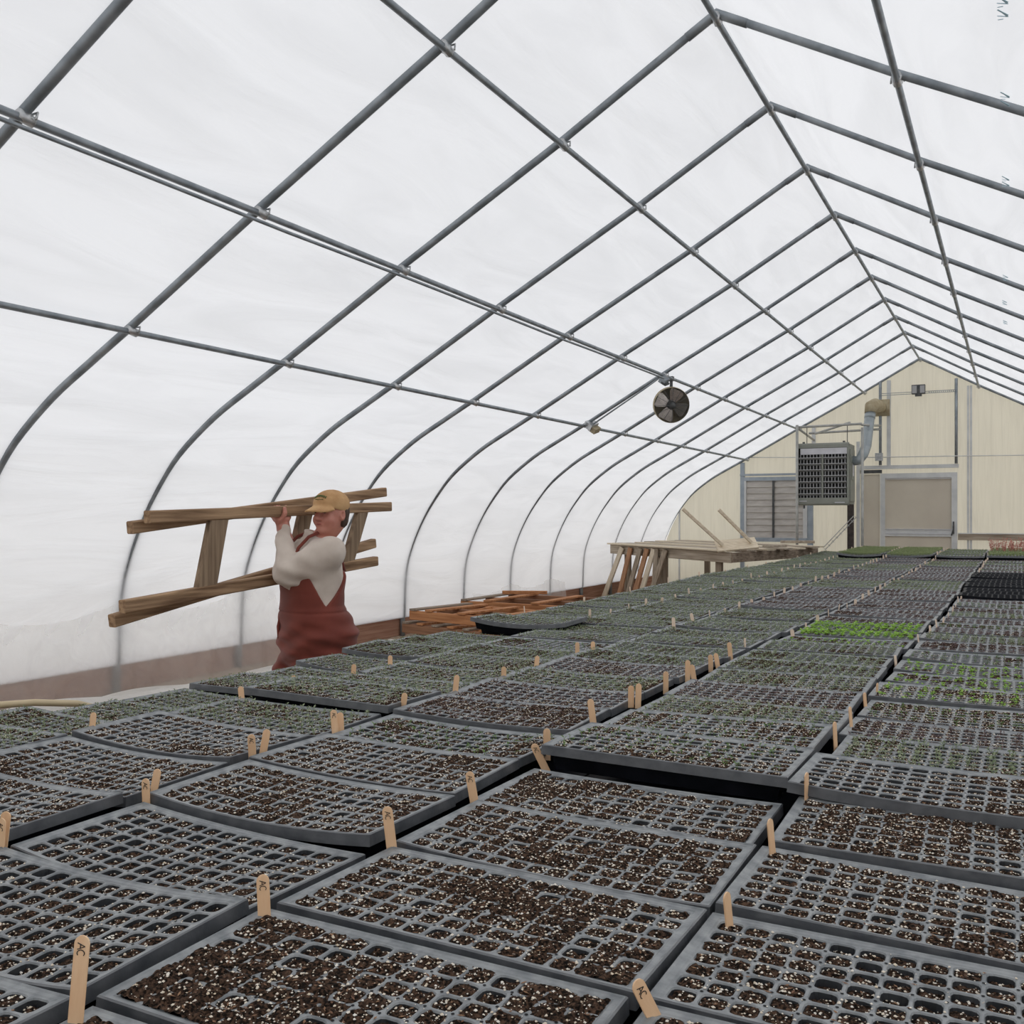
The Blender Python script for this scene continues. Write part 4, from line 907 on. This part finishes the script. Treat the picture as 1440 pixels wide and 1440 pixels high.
for sd in (1, -1): mb.tube([B_(sd * .075, .152, 1.26), B_(sd * .078, .128, 1.33), B_(sd * .072, .07, 1.385), B_(sd * .062, .0, 1.412), B_(sd * .055, -.06, 1.392), B_(sd * .05, -.11, 1.31), B_(sd * .05, -.14, 1.20)], .009, 8)
part('strap', mb, M['rust'], wk, (0, 0, 0), smooth=True)
mb = MB(); mb.tube([B_(-.05, .155, 1.00), B_(-.055, .172, .97), B_(-.06, .180, .92), B_(-.055, .182, .86)], [.006, .008, .009, .005], 8); part('drawstring', mb, M['rust'], wk, (0, 0, 0), smooth=True)
# hair
h_ = SDF((-.16, -.22, 1.30), (.26, .22, 1.66), .005)
h_.ell(H_(0, -.030, .008), (.079, .078, .085), Fh, 0); h_.ell(H_(0, -.068, -.048), (.05, .032, .036), Fh, .02); h_.ell(H_(.058, -.035, -.045), (.016, .022, .030), Fh, .012); h_.ell(H_(-.058, -.035, -.045), (.016, .022, .030), Fh, .012)
h_.ell(H_(0, .113, -.035), (.095, .095, .135), Fh, sub=True)
for sd in (1, -1): h_.ell(H_(sd * .085, .0, -.012), (.028, .020, .030), Fh, sub=True)
sl, (X, Y, Z) = h_.win((-.16, -.22, 1.30), (.26, .22, 1.66)); h_.F[sl] += .002 * np.sin(160 * X + 120 * Y) * np.sin(40 * Z)
link('hair', h_.mesh('hair', M['hair']), wk)
# cap
c_ = SDF((-.16, -.30, 1.44), (.26, .22, 1.70), .0045)
c_.ell(H_(0, -.006, .045), (.088, .104, .078), Fh, 0)
sl, (X, Y, Z) = c_.win((-.16, -.30, 1.44), (.26, .22, 1.70)); fw = (X - HC[0]) * Fh[0] + (Y - HC[1]) * Fh[1]; la = (X - HC[0]) * Lh[0] + (Y - HC[1]) * Lh[1]; zz = Z - HC[2]
c_.F[sl] = np.maximum(c_.F[sl], (.012 + .22 * fw - zz) * .9)
c_.F[sl] += .0018 * np.exp(-(la / .003) ** 2) * (zz > .05)
r_ = np.sqrt((la / .082) ** 2 + ((fw - .062) / .098) ** 2); zb = .047 - 5.0 * la ** 2 - .42 * np.clip(fw - .07, 0, 1)
D = np.maximum(np.maximum((r_ - 1) * .08, np.abs(zz - zb) * .85 - .0045), .055 - fw); c_.put(sl, D, .008)
cap = link('cap', c_.mesh('cap', M['cap']), wk)
mb = MB()
def oncap(l, z):
    q = max(0, 1 - (l / .088) ** 2 - ((z - .045) / .078) ** 2); return H_(l, -.006 + .104 * math.sqrt(q) + .0022, z)
for q in range(9):
    l = -.036 + q * .009; z1_ = .088 - 6 * l * l; mb.tube([oncap(l - .003, z1_), oncap(l + .003, z1_ + .004)], .0025, 6); mb.tube([oncap(l + .002, z1_ - .006), oncap(l - .002, z1_ + .006)], .0018, 6)
for q in range(6): l = -.022 + q * .009; mb.tube([oncap(l, .070), oncap(l + .005, .071)], .002, 6)
tag(link('embroidery', mb.mesh('embroidery', M['green'], (0, 0, 0), True), cap), 'green embroidered badge')
for sd in (1, -1):
    mb = MB(); mb.lathe(H_(sd * .031, .079, .008), [(.001, .010), (.006, .008), (.009, .002), (.009, -.004)], (Fh[0], Fh[1], 0), 12); part('eye', mb, M['eye'], wk, (0, 0, 0), smooth=True)
mb = MB(); mb.tube([H_(-.021, .086, -.059), H_(-.01, .0925, -.0565), H_(0, .094, -.058), H_(.01, .0925, -.0565), H_(.021, .086, -.059)], [.002, .0042, .0045, .0042, .002], 8); part('lips', mb, M['lip'], wk, (0, 0, 0), smooth=True)
for a_ in (AN_L, AN_R):
    q = SDF((a_[0] - .24, a_[1] - .2, -.004), (a_[0] + .12, a_[1] + .12, .24), .006); q.cap((a_[0], a_[1], .2), (a_[0], a_[1], .07), .052, .05); q.cap((a_[0] + .03, a_[1] + .02, .045), (a_[0] - .13, a_[1] - .09, .042), .045, .042)
    q.F = np.maximum(q.F, (.002 - q.ax[2])[None, None, :].astype(np.float32)); link('boot', q.mesh('boot', M['boot']), wk)

# ------------------------------------------------------------------ two ladder-like wooden frames she carries (coordinates in her frame)
def cam2(xc, zc, z): return (xc + 1.0045, zc - 5.0, z)
RZ = R(27.67); ROT = Matrix.Rotation(RZ, 3, 'Z'); WO = Vector((-3.211, 3.962, 0))
def W3(p): return ROT @ Vector(p) + WO
def wframe(lab, rails, rungs):
    a = W3(rails[0][0]); r = empty('wooden_frame', tuple(a), lab, 'wooden frame', 'wooden frames on her shoulder')
    for p, q in rails:
        mb = MB(); mb.bar(W3(p), W3(q), .042, .056); part('rail', mb, M['carry'], r)
    Dv = (W3(rails[0][1]) - W3(rails[0][0])).normalized(); Nv = Dv.cross(Vector((0, 0, 1))).normalized()
    for p, q, w_ in rungs:
        mb = MB(); pw, qw = W3(p), W3(q); mb.bar(pw, qw, w_, .032, Nv); part('rung', mb, M['carry_z'], r)
pa = lambda z: -3.676 + .5 * z
pb = lambda z: -3.766 + .5 * z
A = lambda z, h: cam2(pa(z), z, h)
Bf = lambda z, h: cam2(pb(z), z, h)
wframe('brown wooden frame with two rungs, the one nearer the camera on her shoulder', [(A(4.169, 1.488), A(5.847, 1.549)), (A(4.05, 1.108), A(5.718, 1.222))],
       [(A(4.556, 1.500), A(4.47, 1.138), .115), (A(5.60, 1.535), A(5.46, 1.21), .09)])
wframe('brown wooden frame behind the first one, its left rail ends lower', [(Bf(4.186, 1.441), Bf(5.94, 1.64)), (Bf(4.10, 1.042), Bf(5.838, 1.325))],
       [(Bf(4.675, 1.49), Bf(4.595, 1.12), .095), (Bf(5.272, 1.56), Bf(5.165, 1.22), .10)])

# ------------------------------------------------------------------ light, camera
w = bpy.data.worlds.new('overcast'); sc.world = w; w.use_nodes = True; nt = w.node_tree; bg = nt.nodes['Background']
tc = nt.nodes.new('ShaderNodeTexCoord'); sp = nt.nodes.new('ShaderNodeSeparateXYZ'); rp = nt.nodes.new('ShaderNodeValToRGB')
nt.links.new(tc.outputs['Generated'], sp.inputs[0]); nt.links.new(sp.outputs['Z'], rp.inputs[0]); nt.links.new(rp.outputs[0], bg.inputs['Color'])
rp.color_ramp.elements[0].position = 0; rp.color_ramp.elements[0].color = (.90, .91, .93, 1)
rp.color_ramp.elements[1].position = .9; rp.color_ramp.elements[1].color = (1.0, 1.01, 1.04, 1)
bg.inputs['Strength'].default_value = 1.06
sun = bpy.data.lights.new('sun', 'SUN'); sun.energy = .45; sun.angle = R(25); so = link('sun', sun); so.rotation_euler = (R(18), R(20), 0)

cam = bpy.data.cameras.new('camera'); co = link('camera', cam); sc.camera = co
cam.sensor_fit = 'HORIZONTAL'; cam.sensor_width = 36; cam.lens = 1343.84 / 1440 * 36; cam.clip_start = .05; cam.clip_end = 300
yaw, pit, rol = R(27.6666), R(.1654), R(-.0752)
co.matrix_world = Matrix.Translation((0, 0, 1.5)) @ Matrix.Rotation(yaw, 4, 'Z') @ Matrix.Rotation(math.pi / 2 + pit, 4, 'X') @ Matrix.Rotation(-rol, 4, 'Z')
vs = sc.view_settings; vs.view_transform = 'Standard'; vs.look = 'None'; vs.gamma = 1; vs.exposure = -.14
try: vs.use_curve_mapping = False
except Exception: pass
